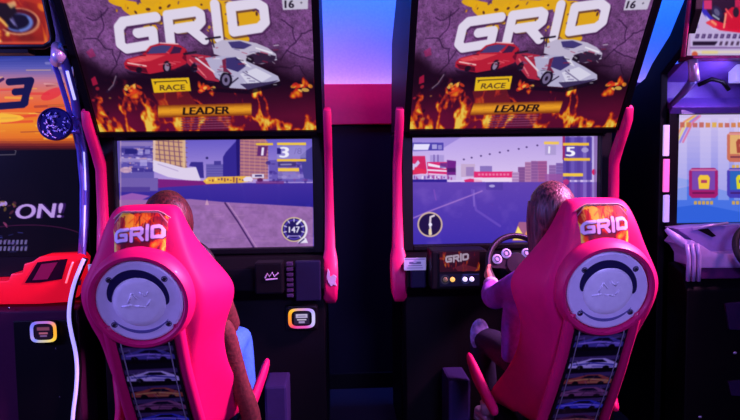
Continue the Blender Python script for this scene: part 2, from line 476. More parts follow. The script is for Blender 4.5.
    p.poly([(240, 74), (256, 68), (272, 76), (262, 82), (248, 84)], (222, 218, 240)); p.line([(243, 72), (262, 83)], 1.2, (120, 110, 150))
    p.poly([(240, 84), (268, 82), (279, 80), (268, 86), (248, 90)], (62, 50, 92)); p.line([(196, 58), (214, 72)], 2, (232, 210, 226))
    p.line([(190, 60), (206, 77)], 1.6, (236, 120, 130)); p.line([(228, 86), (238, 78)], 1.4, (40, 30, 60))
    p.ell(226, 80, 6.2, 8.2, (22, 14, 32)); p.ell(226, 80, 4, 5.6, (120, 106, 146)); p.ell(226, 80, 1.6, 2.4, (30, 20, 40))
    p.ell(194, 68, 3.4, 4.6, (24, 14, 32)); p.line([(184, 54), (196, 52)], 2, (34, 22, 40))
    p.poly([(210, 88), (246, 90), (278, 82), (282, 85), (250, 94), (216, 92)], (16, 6, 22), .8); p.poly([(126, 71), (148, 76), (184, 68), (186, 71), (150, 79), (130, 75)], (30, 10, 30), .7)
    for k in range(70):
        x, y = random.choice(((random.uniform(190, 222), random.uniform(56, 82)), (random.uniform(222, 276), random.uniform(62, 88)), (random.uniform(214, 276), random.uniform(44, 63)), (random.uniform(128, 186), random.uniform(50, 72))))
        red = x < 188
        p.line([(x, y), (x+random.uniform(1, 7), y+random.uniform(-1, 2))], random.uniform(.6, 1.5), random.choice(((90, 10, 34), (244, 120, 130), (60, 8, 30)) if red else ((50, 34, 78), (240, 236, 250), (110, 96, 150), (36, 22, 50), (160, 30, 60))), .6)
    # skid mark on the left
    p.line([(107, 92), (114, 86), (117, 74)], 2.4, (40, 18, 44), .9); p.line([(108.5, 90), (113, 85), (116, 76)], 1, (200, 180, 200), .6)
    # plates with the writing
    p.poly([(151, 79), (189, 77.5), (191, 91), (154, 93)], (238, 190, 22)); p.line([(154, 82), (186, 80.5)], 1, (60, 40, 20)); p.line([(156, 82), (155, 84)], 1, (60, 40, 20)); p.line([(186, 81), (187, 83)], 1, (60, 40, 20))
    p.text('RACE', 160, 90.5, 5.4, (96, 66, 30), 1.35, .0, -.03, .15)
    p.poly([(152, 93), (188, 91), (197, 105), (160, 106)], (150, 36, 30), .5)
    hg = lambda y: None
    for i in range(9):
        t = i/8; c = (150+95*math.sin(PI*t), 70+95*math.sin(PI*t), 14+20*math.sin(PI*t))
        y = 105.4+i*1.35
        p.poly([(158, y), (251, y-2.4), (252, y-.9), (158, y+1.5)], c)
    p.text('LEADER', 183, 114.8, 7.2, (34, 14, 12), 1.28, .12, -.025, .5)
    for i in range(5):
        p.line([(181, 119+i*2.5), (230, 117.6+i*2.5)], 1.5, (170, 110, 150), .45)
        for k in range(14): p.line([(182+k*3.4+random.uniform(-.5, .5), 119+i*2.5), (183.6+k*3.4, 118.9+i*2.5)], 1.2, (70, 24, 60), .5)
    p.poly([(281, -8), (308, -9), (308, 9), (283, 10)], (206, 198, 222)); p.text('16', 285, 8, 7.6, (30, 22, 40), 1.05, .0, -.02, .35); p.text('+', 300, 4.6, 3.2, (40, 30, 50), 1)
    # dirt at the left edge
    for i in range(26): p.ell(random.uniform(78, 110), random.uniform(88, 128), random.uniform(.8, 2.4), random.uniform(.8, 2.2), random.choice(((24, 4, 18), (180, 120, 60), (210, 40, 60), (30, 6, 26))), .6, 10)
    p.poly([(91, 79), (95, 76), (98, 84), (93, 86)], (190, 24, 66), .8); p.poly([(86, 52), (92, 48), (96, 56), (90, 58)], (180, 30, 90), .5)
    return p.blur(1)

SCR_Z0, SCR_Z1, SW = 1.034, 1.558, .465
def scr_plane(X): return V((X-SW, SY, SCR_Z1)), V((2*SW, 0, 0)), V((0, 0, SCR_Z0-SCR_Z1))
def vgrad(p, y0, y1, c0, c1, x0=0, x1=1e9):
    """flat colour ramp over rows (picture content), in art pixels"""
    n = 24
    for i in range(n):
        t = (i+.5)/n
        p.rect(x0, y0+(y1-y0)*i/n, x1, y0+(y1-y0)*(i+1)/n+.3, [c0[k]+(c1[k]-c0[k])*t for k in range(3)])
def screen_left():
    p = Paint(384, 216, (90, 70, 170), px_map(*scr_plane(XL)), 192)
    vgrad(p, 136, 186, (98, 86, 196), (186, 158, 222), 118, 316)
    p.rect(118, 137, 154, 184, (98, 84, 170))
    for y, c in ((142, (150, 128, 190)), (148, (60, 50, 140)), (152, (84, 70, 160)), (158, (164, 146, 206)), (163, (88, 76, 170)), (168, (58, 46, 140))):
        p.rect(120, y, 153, y+4, c, .8)
    for i in range(70):
        x, y = random.uniform(121, 152), random.uniform(146, 172); c = random.choice(((196, 180, 230), (60, 46, 140), (130, 110, 196), (210, 160, 170)))
        p.rect(x, y, x+random.uniform(1, 5), y+random.uniform(.6, 2), c, .7)
    p.rect(125, 149, 137, 154, (40, 34, 120)); p.rect(138, 149, 143, 155, (176, 164, 226), .7); p.rect(145, 149.4, 150, 154, (168, 156, 220), .7); p.rect(140, 160, 147, 166, (180, 168, 230), .7)
    p.ell(126, 170, 6, 3, (214, 170, 190), .8)
    # tan block with its grid of openings
    p.poly([(153, 137), (184, 137), (187, 170), (176, 172), (153, 163)], (206, 160, 126))
    for i in range(7): p.line([(153+i*5, 137), (156+i*5, 171)], 1.1, (112, 70, 104), .8)
    for i in range(7): p.line([(153, 140+i*4.6), (187, 143+i*4.8)], 1.1, (122, 80, 110), .7)
    p.rect(182.5, 137, 185.5, 168, (228, 190, 150), .8); p.rect(153, 137, 155.5, 166, (224, 190, 180), .9)
    p.poly([(153, 160), (166, 163), (184, 168), (196, 167), (201, 174), (200, 183), (186, 180), (168, 177), (153, 171)], (220, 206, 234))
    p.line([(158, 164), (178, 171)], 1, (170, 150, 200), .7)
    # far blocks
    p.poly([(189, 166), (191, 162), (203, 162), (204, 178), (200, 178), (196, 167)], (56, 44, 140)); p.rect(206, 164, 224, 179, (104, 92, 176)); p.rect(214, 161, 221, 165, (70, 58, 150))
    for i in range(5): p.line([(207, 166+i*2.6), (223, 166+i*2.6)], .7, (70, 58, 150), .7)
    p.ell(207, 158, 1.4, 1.2, (50, 40, 110))
    p.poly([(223, 157), (226, 152), (238, 139), (240.5, 139), (240.5, 179), (223, 179)], (50, 38, 142)); p.poly([(236, 140), (240, 137), (241, 179), (237, 179)], (34, 22, 110))
    p.poly([(240, 137), (262, 137), (268, 142), (268, 179), (240, 179)], (180, 118, 126))
    for i in range(11): p.line([(240, 141+i*3.4), (268, 143+i*3.3)], 1., (120, 70, 128), .75)
    for i in range(5): p.line([(244+i*5.4, 138), (244+i*5.4, 179)], .8, (206, 150, 140), .5)
    p.rect(269, 160, 313, 182, (96, 80, 176), .9)
    for i in range(50):
        x, y = random.uniform(268, 312), random.uniform(160, 182)
        p.ell(x, y, random.uniform(1, 4), random.uniform(.6, 2), random.choice(((70, 50, 150), (150, 130, 210), (120, 70, 160), (60, 40, 130))), .7, 10)
    p.poly([(300, 156), (307, 150), (313, 146), (313, 180), (304, 178)], (70, 62, 150))
    # road, kerbs, crowd
    vgrad(p, 183, 207, (66, 46, 158), (44, 34, 146), 118, 316)
    p.rect(120, 178, 158, 191, (112, 92, 172)); p.rect(120, 187, 150, 192, (80, 60, 150)); p.poly([(120, 196), (132, 193), (150, 196), (140, 201), (120, 202)], (190, 110, 190), .7)
    p.poly([(158, 179), (204, 181), (220, 184), (168, 187), (158, 188)], (120, 30, 124))
    p.poly([(203, 181), (208, 177), (250, 176), (253, 181), (240, 183), (206, 184)], (232, 178, 70))
    for i in range(16): p.rect(206+i*3, 177+random.uniform(0, 3), 207.6+i*3, 180+random.uniform(0, 3), random.choice(((120, 50, 60), (250, 220, 120), (90, 40, 100))), .8)
    p.poly([(243, 179), (246, 176.6), (251, 176.6), (253, 179), (252, 181.5), (244, 181.5)], (226, 214, 240)); p.rect(252, 174, 264, 178, (214, 204, 234)); p.rect(255, 175, 262, 176.6, (50, 30, 100)); p.ell(260, 180, 3, 2, (90, 30, 90))
    p.rect(256, 181, 284, 184, (110, 40, 120), .7)
    p.poly([(118, 200), (190, 199), (223, 202), (313, 207), (313, 250), (118, 250)], (150, 104, 170))
    n = vnoise(216, 384, 40, 5, 4)
    g = p.yy > 128; p.a *= np.where(g, .86+.28*n, 1)[..., None]
    for i in range(30): x, y = random.uniform(190, 312), random.uniform(204, 245); p.line([(x, y), (x+random.uniform(4, 16), y+random.uniform(-1, 1))], .8, random.choice(((190, 140, 190), (118, 76, 150))), .35)
    p.line([(225, 203), (238, 222), (254, 248)], 1.6, (66, 36, 96)); p.line([(228, 203), (241, 222), (257, 248)], 1, (196, 150, 196), .6)
    p.poly([(205, 205), (207, 199), (209, 205)], (220, 170, 190), .7)
    p.line([(120.6, 140), (120.6, 248)], 1, (210, 170, 190), .6)
    # figures on top of the picture
    p.rect(256, 143, 273, 145.2, (232, 190, 60)); p.poly([(258, 146), (268, 146), (266, 156), (257, 156)], (96, 40, 110)); p.text('1', 261.5, 155.5, 8, (232, 224, 246), 1.2, .1, 0, .5)
    p.rect(277, 142.6, 306, 145.2, (236, 196, 70)); p.rect(277, 146, 306, 158, (150, 140, 206), .7); p.rect(277, 148, 281, 154, (40, 30, 120))
    p.text('3', 280, 157.4, 10.4, (240, 236, 252), 1.5, .05, 0, .7); p.text('/8', 294, 154, 6, (120, 108, 180), 1.2)
    p.rect(277, 159, 306, 161.4, (236, 190, 60)); p.rect(278, 162, 296, 166.6, (60, 44, 110), .8); p.line([(281, 164.6), (291, 164.4)], 1.6, (170, 160, 210), .7); p.rect(278, 168, 299, 171.4, (240, 196, 76)); p.rect(278, 172, 300, 179, (170, 156, 216), .5)
    p.ell(294, 229.5, 12.6, 12.4, (214, 190, 150)); p.ell(294, 229.5, 11.4, 11.2, (34, 24, 92)); p.ring(294, 229.5, 9.5, 1.6, (90, 70, 190), .8)
    for k in range(9):
        a = math.radians(130+k*35); p.line([(294+8*math.cos(a), 229.5+8*math.sin(a)), (294+10.6*math.cos(a), 229.5+10.6*math.sin(a))], 1, (220, 210, 240))
    p.ring(294, 229.5, 12.6, 2, (236, 232, 250), .9, -.7, .9); p.line([(297, 224), (301, 220)], 2, (240, 236, 255))
    p.text('147', 289, 232.6, 6, (236, 230, 250), .95, 0, 0, .25); p.line([(289, 236), (299, 236)], 1, (160, 140, 220)); p.poly([(297, 243), (301, 239), (306, 238), (308, 243)], (230, 224, 246)); p.line([(299, 243), (304, 239)], 1.2, (40, 30, 90))
    return p.blur(1)
def screen_right():
    p = Paint(384, 216, (150, 130, 210), px_map(*scr_plane(XR)), 185)
    vgrad(p, 131, 184, (176, 152, 226), (222, 200, 240), 408, 600)
    p.poly([(408, 132), (470, 132), (440, 150), (408, 152)], (132, 112, 200), .6); p.rect(408, 131, 600, 136, (150, 70, 150), .5)
    p.rect(412, 142.6, 443.5, 150.5, (66, 56, 160)); p.poly([(414, 144), (430, 144), (428, 150), (413, 150)], (226, 220, 246)); p.rect(432, 144.4, 437, 149, (190, 180, 230), .8); p.rect(438, 145, 442, 149.4, (170, 160, 220), .7)
    p.rect(430, 155, 444, 162, (170, 150, 214)); p.line([(434, 155), (434, 162)], .8, (90, 60, 150)); p.line([(438, 155), (438, 162)], .8, (90, 60, 150))
    p.poly([(411, 156), (425, 156), (427, 173), (411, 175)], (206, 30, 90)); p.poly([(411, 163), (415, 164), (418, 160), (420, 163), (414, 170), (411, 170)], (206, 190, 236)); p.poly([(415, 167), (426, 170), (426, 174), (413, 173)], (224, 40, 80))
    p.poly([(427, 162), (447, 162), (447, 177), (428, 176)], (212, 40, 110)); p.poly([(428, 163), (446, 167), (446, 169), (428, 166)], (238, 226, 246)); p.line([(428, 170), (446, 171)], 1.6, (236, 220, 244)); p.line([(429, 174), (446, 175)], 1.4, (230, 200, 236)); p.rect(440, 163, 447, 168, (70, 40, 140), .7)
    p.poly([(447, 160), (456, 161), (456, 177), (447, 177)], (110, 28, 130)); p.rect(447, 168, 456, 172, (60, 16, 90), .8)
    p.rect(411, 175, 456, 180, (196, 170, 226))
    for i in range(26): x = random.uniform(411, 455); p.rect(x, 175+random.uniform(0, 3), x+1.4, 178+random.uniform(0, 2), random.choice(((150, 60, 150), (240, 230, 250), (100, 60, 160))), .8)
    p.rect(408, 179.4, 447, 186, (40, 26, 140)); p.rect(456, 166, 462, 180, (206, 190, 232)); p.rect(461, 164, 475, 177, (196, 168, 206)); p.rect(466, 167, 474, 176, (140, 110, 180), .7); p.rect(480, 166, 492, 172, (120, 96, 176), .8)
    p.poly([(464, 180), (470, 178.6), (482, 180), (482, 184), (466, 184)], (214, 40, 110)); p.rect(474, 171.6, 513, 177.6, (222, 40, 112)); 
    for i in range(9): p.rect(478+i*3.6, 173.4, 480.4+i*3.6, 175.6, (244, 170, 200), .6)
    p.rect(474, 177.6, 513, 182, (240, 216, 240), .8)
    for x0, x1, y0, c in ((518, 525, 167, (136, 86, 150)), (525, 531, 162, (176, 120, 168)), (531, 538, 161, (150, 96, 160)), (538, 547, 161, (164, 90, 150)), (549, 556, 165, (150, 110, 180)), (556, 566, 163, (130, 100, 180)), (512, 519, 172, (190, 150, 200))):
        p.rect(x0, y0, x1, 184, c)
        for k in range(6): p.line([(x0+.6, y0+2+k*3), (x1-.6, y0+2+k*3)], .8, (96, 56, 130), .45)
    p.rect(545, 174, 570, 188, (150, 80, 160), .8)
    for i in range(10): p.ell(463+i*9.2+random.uniform(-1, 1), 159.4-i*1.75, 1.1, .9, (70, 50, 110), .9, 10)
    vgrad(p, 182, 245, (96, 66, 176), (60, 44, 172), 408, 600)
    n = vnoise(216, 384, 8, 15, 4); g = np.clip((p.yy-96)/10, 0, 1); p.a += (np.array((150, 110, 210))/255.-p.a)*(np.clip(n-.52, 0, .25)*1.3*g)[..., None]
    p.line([(411, 219), (430, 211), (472, 195), (482, 191)], 1.4, (166, 120, 206), .8); p.line([(472, 190), (476, 210), (500, 226)], 2.4, (130, 96, 206), .4); p.line([(474, 190), (474, 206)], 1.4, (160, 130, 220), .4)
    p.line([(434, 190), (436, 200)], 1.4, (140, 80, 190), .5); p.rect(486, 182, 503, 190, (70, 50, 150), .5); p.ell(492, 186, 3, 1.4, (190, 180, 230), .8); p.poly([(536, 196), (545, 184), (600, 184), (600, 245), (530, 245)], (120, 70, 160), .45)
    # pillars of light and figures at the right
    p.rect(563, 137, 592, 180, (92, 70, 168)); 
    for x, c in ((566, (60, 40, 130)), (571, (120, 100, 196)), (577, (80, 56, 150)), (583, (150, 130, 214)), (587, (70, 50, 140)), (592, (190, 176, 230))): p.rect(x, 135, x+3.4, 240, c, .5)
    p.rect(562.5, 136, 565, 160, (160, 30, 90), .8); p.ell(594, 172, 2, 3, (220, 30, 90)); p.rect(594, 135, 600, 245, (120, 84, 160), .7); p.ell(566, 182, 3, 3, (210, 40, 110), .7)
    p.rect(563, 142.8, 589, 145.6, (240, 190, 60)); p.rect(564, 158, 590, 160.8, (238, 186, 60)); p.rect(563, 173.2, 583, 176.4, (242, 196, 70)); p.rect(544, 141.6, 559, 144.4, (240, 196, 90))
    p.rect(545, 145, 556, 155, (168, 150, 206), .8); p.text('1', 548.4, 153.4, 7, (236, 228, 248), 1.2, .05, 0, .4); p.text('5', 566.5, 156, 9, (246, 242, 254), 1.55, 0, 0, .8); p.ell(585, 150, 3.6, 2.6, (180, 166, 220), .8)
    # dial, headlamps of the car ahead
    p.ell(430, 224.5, 12.6, 12.6, (206, 176, 160)); p.ell(430, 224.5, 11, 11, (24, 14, 66)); p.line([(431, 234), (430, 225), (430.5, 217), (434, 215.6)], 2, (220, 204, 220)); p.ell(430.4, 224.6, 1.8, 1.8, (236, 230, 255)); p.line([(430, 230), (430, 234)], 2.6, (230, 210, 170))
    p.poly([(512, 241), (519, 222), (531, 222), (535, 241)], (196, 110, 120), .7); p.poly([(513, 240), (518, 226), (526, 240)], (252, 226, 110)); p.poly([(524, 236), (531, 222), (534, 238)], (240, 150, 100), .9); p.ell(519, 236, 4, 3, (255, 244, 170))
    return p.blur(1)
def badge_paint():
    """seat head badge: fire, white letters; clipped by the mesh's own outline"""
    p = Paint(96, 66, (92, 18, 30), lambda q: (q[0]/96, q[1]/66), 96)
    p.flames(-.9, 1.1, 5, .85, 4, (70, 10, 26), 1.)
    p.a = np.clip(p.a*1.25, 0, 1)
    p.ell(32, 15, 17, 11, (255, 214, 40), .9, rot=.6); p.ell(52, 10, 14, 8, (240, 120, 20), .7, rot=-.5); p.ell(16, 20, 10, 12, (200, 24, 30), .8); p.ell(72, 22, 12, 14, (120, 20, 40), .7)
    for i in range(18): x = random.uniform(10, 88); p.line([(x, random.uniform(2, 14)), (x+random.uniform(-8, 8), random.uniform(16, 40))], 2, random.choice(((255, 210, 60), (60, 14, 30), (230, 80, 20), (150, 20, 30))), .6)
    grid_logo(p, lambda u, y: (9+u*78+1, 50-u*8-y*22+1.2), 6.6, (40, 20, 50), .8)
    grid_logo(p, lambda u, y: (9+u*78, 50-u*8-y*22), 5.6, (234, 226, 240))
    p.line([(1.5, 62), (1.5, 14), (20, 1.5), (74, 1.5), (94, 14), (94.5, 62)], 2, (222, 180, 170), .7)
    return p
def strip_paint():
    """row of car photographs down the seat back"""
    Wd, Hh = 90, 220
    p = Paint(Wd, Hh, (14, 10, 26), lambda q: (q[0]/90, q[1]/220), 90)
    cars = [(30, (60, 56, 110), (150, 130, 180)), (70, (196, 176, 200), (30, 30, 110)), (102, (140, 60, 40), (214, 160, 70)), (128, (120, 70, 90), (60, 30, 50)), (156, (44, 50, 150), (150, 140, 214)), (190, (70, 20, 44), (180, 120, 60)), (214, (40, 40, 60), (160, 40, 40))]
    rs = random.Random(7)
    for y, c, d in cars:
        c = tuple(min(255, int(q*1.35+14)) for q in c); d = tuple(min(255, int(q*1.3+14)) for q in d)
        p.rect(0, y-17, 90, y+12, (22, 14, 34), .9)
        p.poly([(0, y-15), (90, y-17), (90, y-9), (0, y-6)], (130, 104, 160), .6)
        p.poly([(0, y+6), (2, y-3), (22, y-7), (40, y-12), (64, y-12), (82, y-5), (90, y-1), (90, y+7)], c)
        p.poly([(30, y-5), (42, y-10), (60, y-10), (70, y-4)], (16, 12, 40)); p.line([(10, y), (46, y-3), (84, y+1)], 2.4, d, .9)
        p.line([(44, y+3), (82, y+4)], 2, d, .7); p.ell(22, y+6, 6, 5, (8, 6, 14)); p.ell(70, y+7, 6, 5, (8, 6, 14))
        for k in range(14): x = rs.uniform(4, 86); p.line([(x, y+rs.uniform(-14, 10)), (x+rs.uniform(4, 14), y+rs.uniform(-14, 10))], 1.2, rs.choice((c, d, (10, 8, 20), (200, 180, 210))), .45)
        p.poly([(0, y+10), (90, y+8), (90, y+13), (0, y+14)], (6, 4, 12))
    return p.blur(1)

A_sign = art_mat('backlit_sign_art', .88, .0, .4)
A_screen = art_mat('game_screen_picture', 1.0, 0, .2)
A_print = art_mat('printed_art', 0, 1., .5, .0, .2)
PM = marquee_paint(); PB = badge_paint(); PS = strip_paint()
SCREENS = {XL: screen_left(), XR: screen_right()}

# ------------------------------------------------------------------ racing machine
def rot_ax(p, ax):
    """matrix that stands local z along ax at p, local x kept level"""
    z = V(ax).normalized(); x = V((0, 0, 1)).cross(z)
    x = x.normalized() if x.length > 1e-4 else V((1, 0, 0)); y = z.cross(x)
    return Matrix(((x.x, y.x, z.x, p[0]), (x.y, y.y, z.y, p[1]), (x.z, y.z, z.z, p[2]), (0, 0, 0, 1)))
def build_machine(X, label):
    t = thing('racing_arcade_machine', label, 'arcade machine', (X, 2.95, 0))
    MB().box(X-.52, X+.52, 3.075, 3.6, .0, 1.6, .01).obj('cabinet_body', M_black, t)
    # lower front with the dashboard shelf
    lf = MB(); lf.prism([(2.9, .0), (2.9, .8), (2.83, .86), (2.83, .96), (2.92, 1.0), (3.074, 1.004), (3.074, 0)], X-.515, X+.515, 'x', .006)
    lf.obj('lower_cabinet', M_black, t)
    # bezel round the screen
    bz = MB()
    bz.box(X-.52, X-SW, 2.985, 3.074, 1.006, 1.59, .006); bz.box(X+SW, X+.52, 2.985, 3.074, 1.006, 1.59, .006)
    bz.box(X-SW, X+SW, 2.985, 3.074, SCR_Z1, 1.59, .006); bz.box(X-SW, X+SW, 2.985, 3.074, 1.006, SCR_Z0, .006)
    bz.box(X-SW, X+SW, SY+.004, 3.074, SCR_Z0, SCR_Z1)
    bz.obj('screen_bezel', M_bezel, t)
    SCREENS[X].mesh('screen', plane_fn(*scr_plane(X)), A_screen, t)
    # leaning sign box
    MB().prism([MQ0, MQ1, (MQ1[0]+.02, MQ1[1]+.03), (3.1, 2.32), (3.45, 2.1), (3.55, 1.602), (2.98, 1.594)], X-.52, X+.52, 'x', .008).obj('sign_housing', M_black, t)
    PM.mesh('sign_panel', plane_fn(*mq_plane(X)), A_sign, t)
    O, U, W = mq_plane(X); n = U.cross(W).normalized()*-1
    if n.y > 0: n = -n
    fr = MB(); ex = U.normalized(); ey = W.normalized()
    def bar(a, b, wd, axis):
        q = [a-axis*wd, b-axis*wd, b+axis*wd, a+axis*wd]
        vs = [c-n*.006 for c in q]+[c+n*.012 for c in q]
        fr.add(vs, [(0, 1, 2, 3), (4, 5, 6, 7), (0, 1, 5, 4), (1, 2, 6, 5), (2, 3, 7, 6), (3, 0, 4, 7)])
    bar(O-ex*.017, O-ex*.017+W, .014, ex); bar(O+U+ex*.017, O+U+ex*.017+W, .014, ex)
    bar(O+W+ey*.002, O+W+U+ey*.002, .012, ey); bar(O-ey*.002, O+U-ey*.002, .012, ey)
    fr.obj('sign_frame', M_bezel, t)
    # side rails
    for s in (-1, 1):
        x = X+s*(.523 if s*X > 0 else .543)
        rings = []
        for y, z, hw, hd in ((2.835, 1.69, .014, .016), (2.83, 1.675, .018, .022), (2.84, 1.62, .0185, .026), (2.925, 1.50, .0185, .03), (2.975, 1.42, .019, .03), (2.98, 1.2, .021, .034), (2.97, 1.03, .025, .042), (2.95, .985, .034, .06), (2.935, .925, .037, .07), (2.93, .86, .036, .07), (2.935, .80, .032, .06), (2.945, .775, .022, .04)):
            rings.append([V((x-hw, y-hd*.8, z)), V((x-hw*.6, y-hd, z)), V((x+hw*.6, y-hd, z)), V((x+hw, y-hd*.8, z)), V((x+hw, y+hd, z)), V((x-hw, y+hd, z))])
        r = MB().loft(rings).obj('side_rail', M_pink, t, auto=.7)
        if s == 1:
            q = V((x+.002, 2.862, .9))
            pts = [(-.012, .05), (-.004, .035), (-.002, .012), (.016, .02), (.028, .01), (.022, -.014), (.028, -.034), (.012, -.026), (.002, -.036), (-.012, -.012), (-.018, .01)]
            MB().prism([(q.x+a*1., q.z+b) for a, b in pts], 2.858, 2.866, 'y').obj('emblem', M_white, r)
    # dashboard: pods, wheel, buttons
    pod = MB().box(X-.42, X-.17, 2.70, 2.84, .87, 1.045, .008); pod.obj('button_pod', M_black, t)
    pb = Paint(80, 66, (10, 8, 20), lambda q: (q[0]/80, q[1]/66), 80)
    pb.rect(0, 0, 80, 38, (60, 14, 30)); pb.flames(-.4, .58, 33, .4, 4, (50, 10, 30), .8); grid_logo(pb, lambda u, y: (12+u*46, 21-u*5-y*13), 3.6, (220, 200, 226)); pb.poly([(30, 30), (48, 24), (76, 32), (70, 37), (36, 37)], (130, 40, 60), .8)
    pb.rect(0, 42, 80, 66, (24, 20, 56)); pb.ell(11, 53, 9, 9, (70, 60, 90)); pb.ell(11, 53, 6, 6, (30, 26, 40)); pb.ring(52, 53, 8, 1.4, (70, 70, 160)); pb.line([(46, 44), (78, 44)], 1.2, (70, 70, 170))
    MP = (V((X-.385, 2.696, 1.04)), V((.18, 0, 0)), V((0, 0, -.155)))
    bp = pb.mesh('button_panel', plane_fn(*MP), art_mat('backlit_button_panel', .5, 0., .3), t)
    for k, (u, c) in enumerate(((.14, (110, 100, 70)), (.32, (255, 196, 90)), (.63, (220, 214, 255)), (.80, (220, 214, 255)))):
        MB().lathe([(.0001, .009), (.008, .009), (.0105, .006), (.011, 0)], rot_ax((X-.385+.18*u, 2.696, 1.04-.155*.8), (0, -1, 0)), 16).obj('lit_button', mat('button_lamp_%d' % (k if k < 3 else 2), c, .3, emis=c, es=.3 if k == 0 else .95), bp, True)
    rp = MB().box(X+.21, X+.335, 2.74, 2.84, .86, 1.0, .008).obj('key_pod', M_black, t)
    em = MB()
    for a in (((-.03, -.012), (-.018, .008), (-.01, -.006), (.004, .012), (.012, -.006), (.03, .01)), ((-.026, -.02), (.026, -.016))):
        em.tube([(X+.285+u, 2.737, .945+w) for u, w in a], .0035, 6)
    em.obj('emblem', M_white, rp)
    rib = MB()
    for k in range(7): rib.box(X+.345, X+.375, 2.80, 2.835, .83+k*.024, .846+k*.024, .003)
    rib.obj('vent_strip', M_greypurp if False else mat('dark_vent_plastic', (60, 40, 80), .4), t)
    MB().box(X+.385, X+.50, 2.805, 2.84, .81, .995, .006).obj('service_panel', M_navy, t)
    MB().box(X-.50, X-.43, 2.80, 2.84, .86, .99, .006).obj('service_panel', M_navy, t)
    # data plate
    pl = Paint(44, 26, (176, 170, 205), lambda q: (q[0]/44, q[1]/26), 44)
    pl.rect(2, 2, 42, 4, (110, 100, 150)); pl.rect(10, 8, 34, 13, (90, 84, 130)); pl.rect(8, 15, 36, 17, (110, 104, 150)); pl.rect(6, 20, 38, 22, (130, 124, 170)); pl.ell(22, 8, 4, 3, (150, 144, 190))
    pp = P(404, 258, 2.796); qq = P(426, 270, 2.796); dx = X-XR
    MB().box(pp.x+dx, qq.x+dx, 2.7945, 2.80, qq.z, pp.z, .002).obj('data_plate_backing', M_bezel, t)
    pl.mesh('data_plate', plane_fn(V((pp.x+dx, 2.794, pp.z)), V((qq.x-pp.x, 0, 0)), V((0, 0, qq.z-pp.z))), art_mat('lit_label', .32, 1, .5), t)
    # card reader
    cx, cz = P(302, 317, 2.885).x-XL+X, P(302, 317, 2.885).z
    rd = MB().box(cx-.075, cx+.075, 2.862, 2.899, cz-.06, cz+.06, .012).obj('card_reader', M_bezel, t)
    NW = 64; ring = []; W_, H_ = .058, .044
    def rr(a, k):
        x = math.cos(a); y = math.sin(a); e = .5
        return math.copysign(abs(x)**e, x)*W_*k, math.copysign(abs(y)**e, y)*H_*k
    vs = []; fs = []; 
    for i in range(NW):
        a = 2*PI*i/NW
        for k, y in ((1.08, 2.858), (1.04, 2.851), (.86, 2.851), (.82, 2.858)):
            u, w = rr(a, k); vs.append((cx+u, y, cz+w))
    for i in range(NW):
        for j in range(3):
            fs.append([i*4+j, i*4+j+1, ((i+1) % NW)*4+j+1, ((i+1) % NW)*4+j])
    o = link('light_ring', vs, fs, art_mat('reader_light', 1.15, 0, .4), rd, True)
    at = o.data.color_attributes.new('art', 'FLOAT_COLOR', 'POINT')
    hue = [(200, 190, 240), (170, 160, 250), (200, 140, 230), (250, 190, 60), (255, 170, 30), (250, 120, 60), (235, 60, 120), (220, 90, 190), (190, 170, 240), (200, 190, 240)]
    for i in range(NW):
        f = i/NW*9; k = int(f); c = np.array(hue[k])*(1-f+k)+np.array(hue[k+1])*(f-k)
        for j in range(4): at.data[i*4+j].color = (*lin(c/255.), 1)
    ps = Paint(40, 30, (40, 30, 56), lambda q: (q[0]/40, q[1]/30), 40)
    ps.rect(5, 4, 35, 14, (178, 164, 204)); ps.rect(10, 8, 30, 10, (90, 76, 130)); ps.rect(8, 17, 32, 20, (210, 196, 226)); ps.rect(12, 22, 28, 27, (160, 140, 190)); ps.line([(6, 6), (34, 6)], 1, (230, 220, 240))
    ps.mesh('reader_screen', plane_fn(V((cx-.036, 2.8575, cz+.028)), V((.072, 0, 0)), V((0, 0, -.056))), A_screen, rd)
    # steering wheel
    wc = V((X-.065, 2.60, .995)); ax = V((0, -.94, .34)).normalized(); Mw = rot_ax(wc, ax)
    sw = MB()
    sw.lathe([(.125+.013*math.cos(a), .013*math.sin(a)) for a in [2*PI*k/12 for k in range(12)]], Mw, 56, close=True)
    wheel = sw.obj('steering_wheel', M_rubber, t, True)
    hub = MB(); hub.lathe([(.0001, .012), (.045, .01), (.052, -.004), (.05, -.02), (.0001, -.022)], Mw, 36)
    for a in (PI, 0, -PI/2):
        d = V((math.cos(a), math.sin(a), 0)); e = V((-d.y, d.x, 0))
        q = [d*.04+e*.022, d*.12+e*.013, d*.12-e*.013, d*.04-e*.022]
        vs = [Mw @ (c+V((0, 0, .004))) for c in q]+[Mw @ (c+V((0, 0, -.006))) for c in q]
        hub.add(vs, [(0, 1, 2, 3), (7, 6, 5, 4), (0, 4, 5, 1), (1, 5, 6, 2), (2, 6, 7, 3), (3, 7, 4, 0)])
    hub.obj('wheel_hub', mat('dark_hub', (50, 44, 62), .35, metal=.4), wheel, auto=.6)
    mr = MB(); mr.lathe([(.127+.0035*math.cos(a), .0132+.003*math.sin(a)) for a in [2*PI*k/8 for k in range(8)]], Mw, 56, close=True)
    mr.obj('rim_trim', mat('grey_rim_trim', (96, 88, 116), .45), wheel, True)
    for u, w in ((-.086, .022), (-.044, .046), (.044, .046), (.086, .022)):
        q = Mw @ V((u, w, .006))
        Md = rot_ax(q, ax)
        d = MB().lathe([(.0001, .006), (.019, .006), (.022, .0), (.0001, -.004)], Md, 24).obj('wheel_button', mat('white_button_face', (180, 170, 220), .3, emis=(150, 135, 205), es=.55), wheel, True)
        MB().lathe([(.010, .0065), (.010, .009), (.013, .009), (.013, .0065)], Md, 20, close=True).obj('button_ring', mat('dark_print', (30, 24, 60), .4), d, True)
    col = MB().tube([Mw @ V((0, 0, -.02)), (X-.065, 2.86, .90)], [.04, .055], 20); col.obj('steering_column', M_black, t, True)
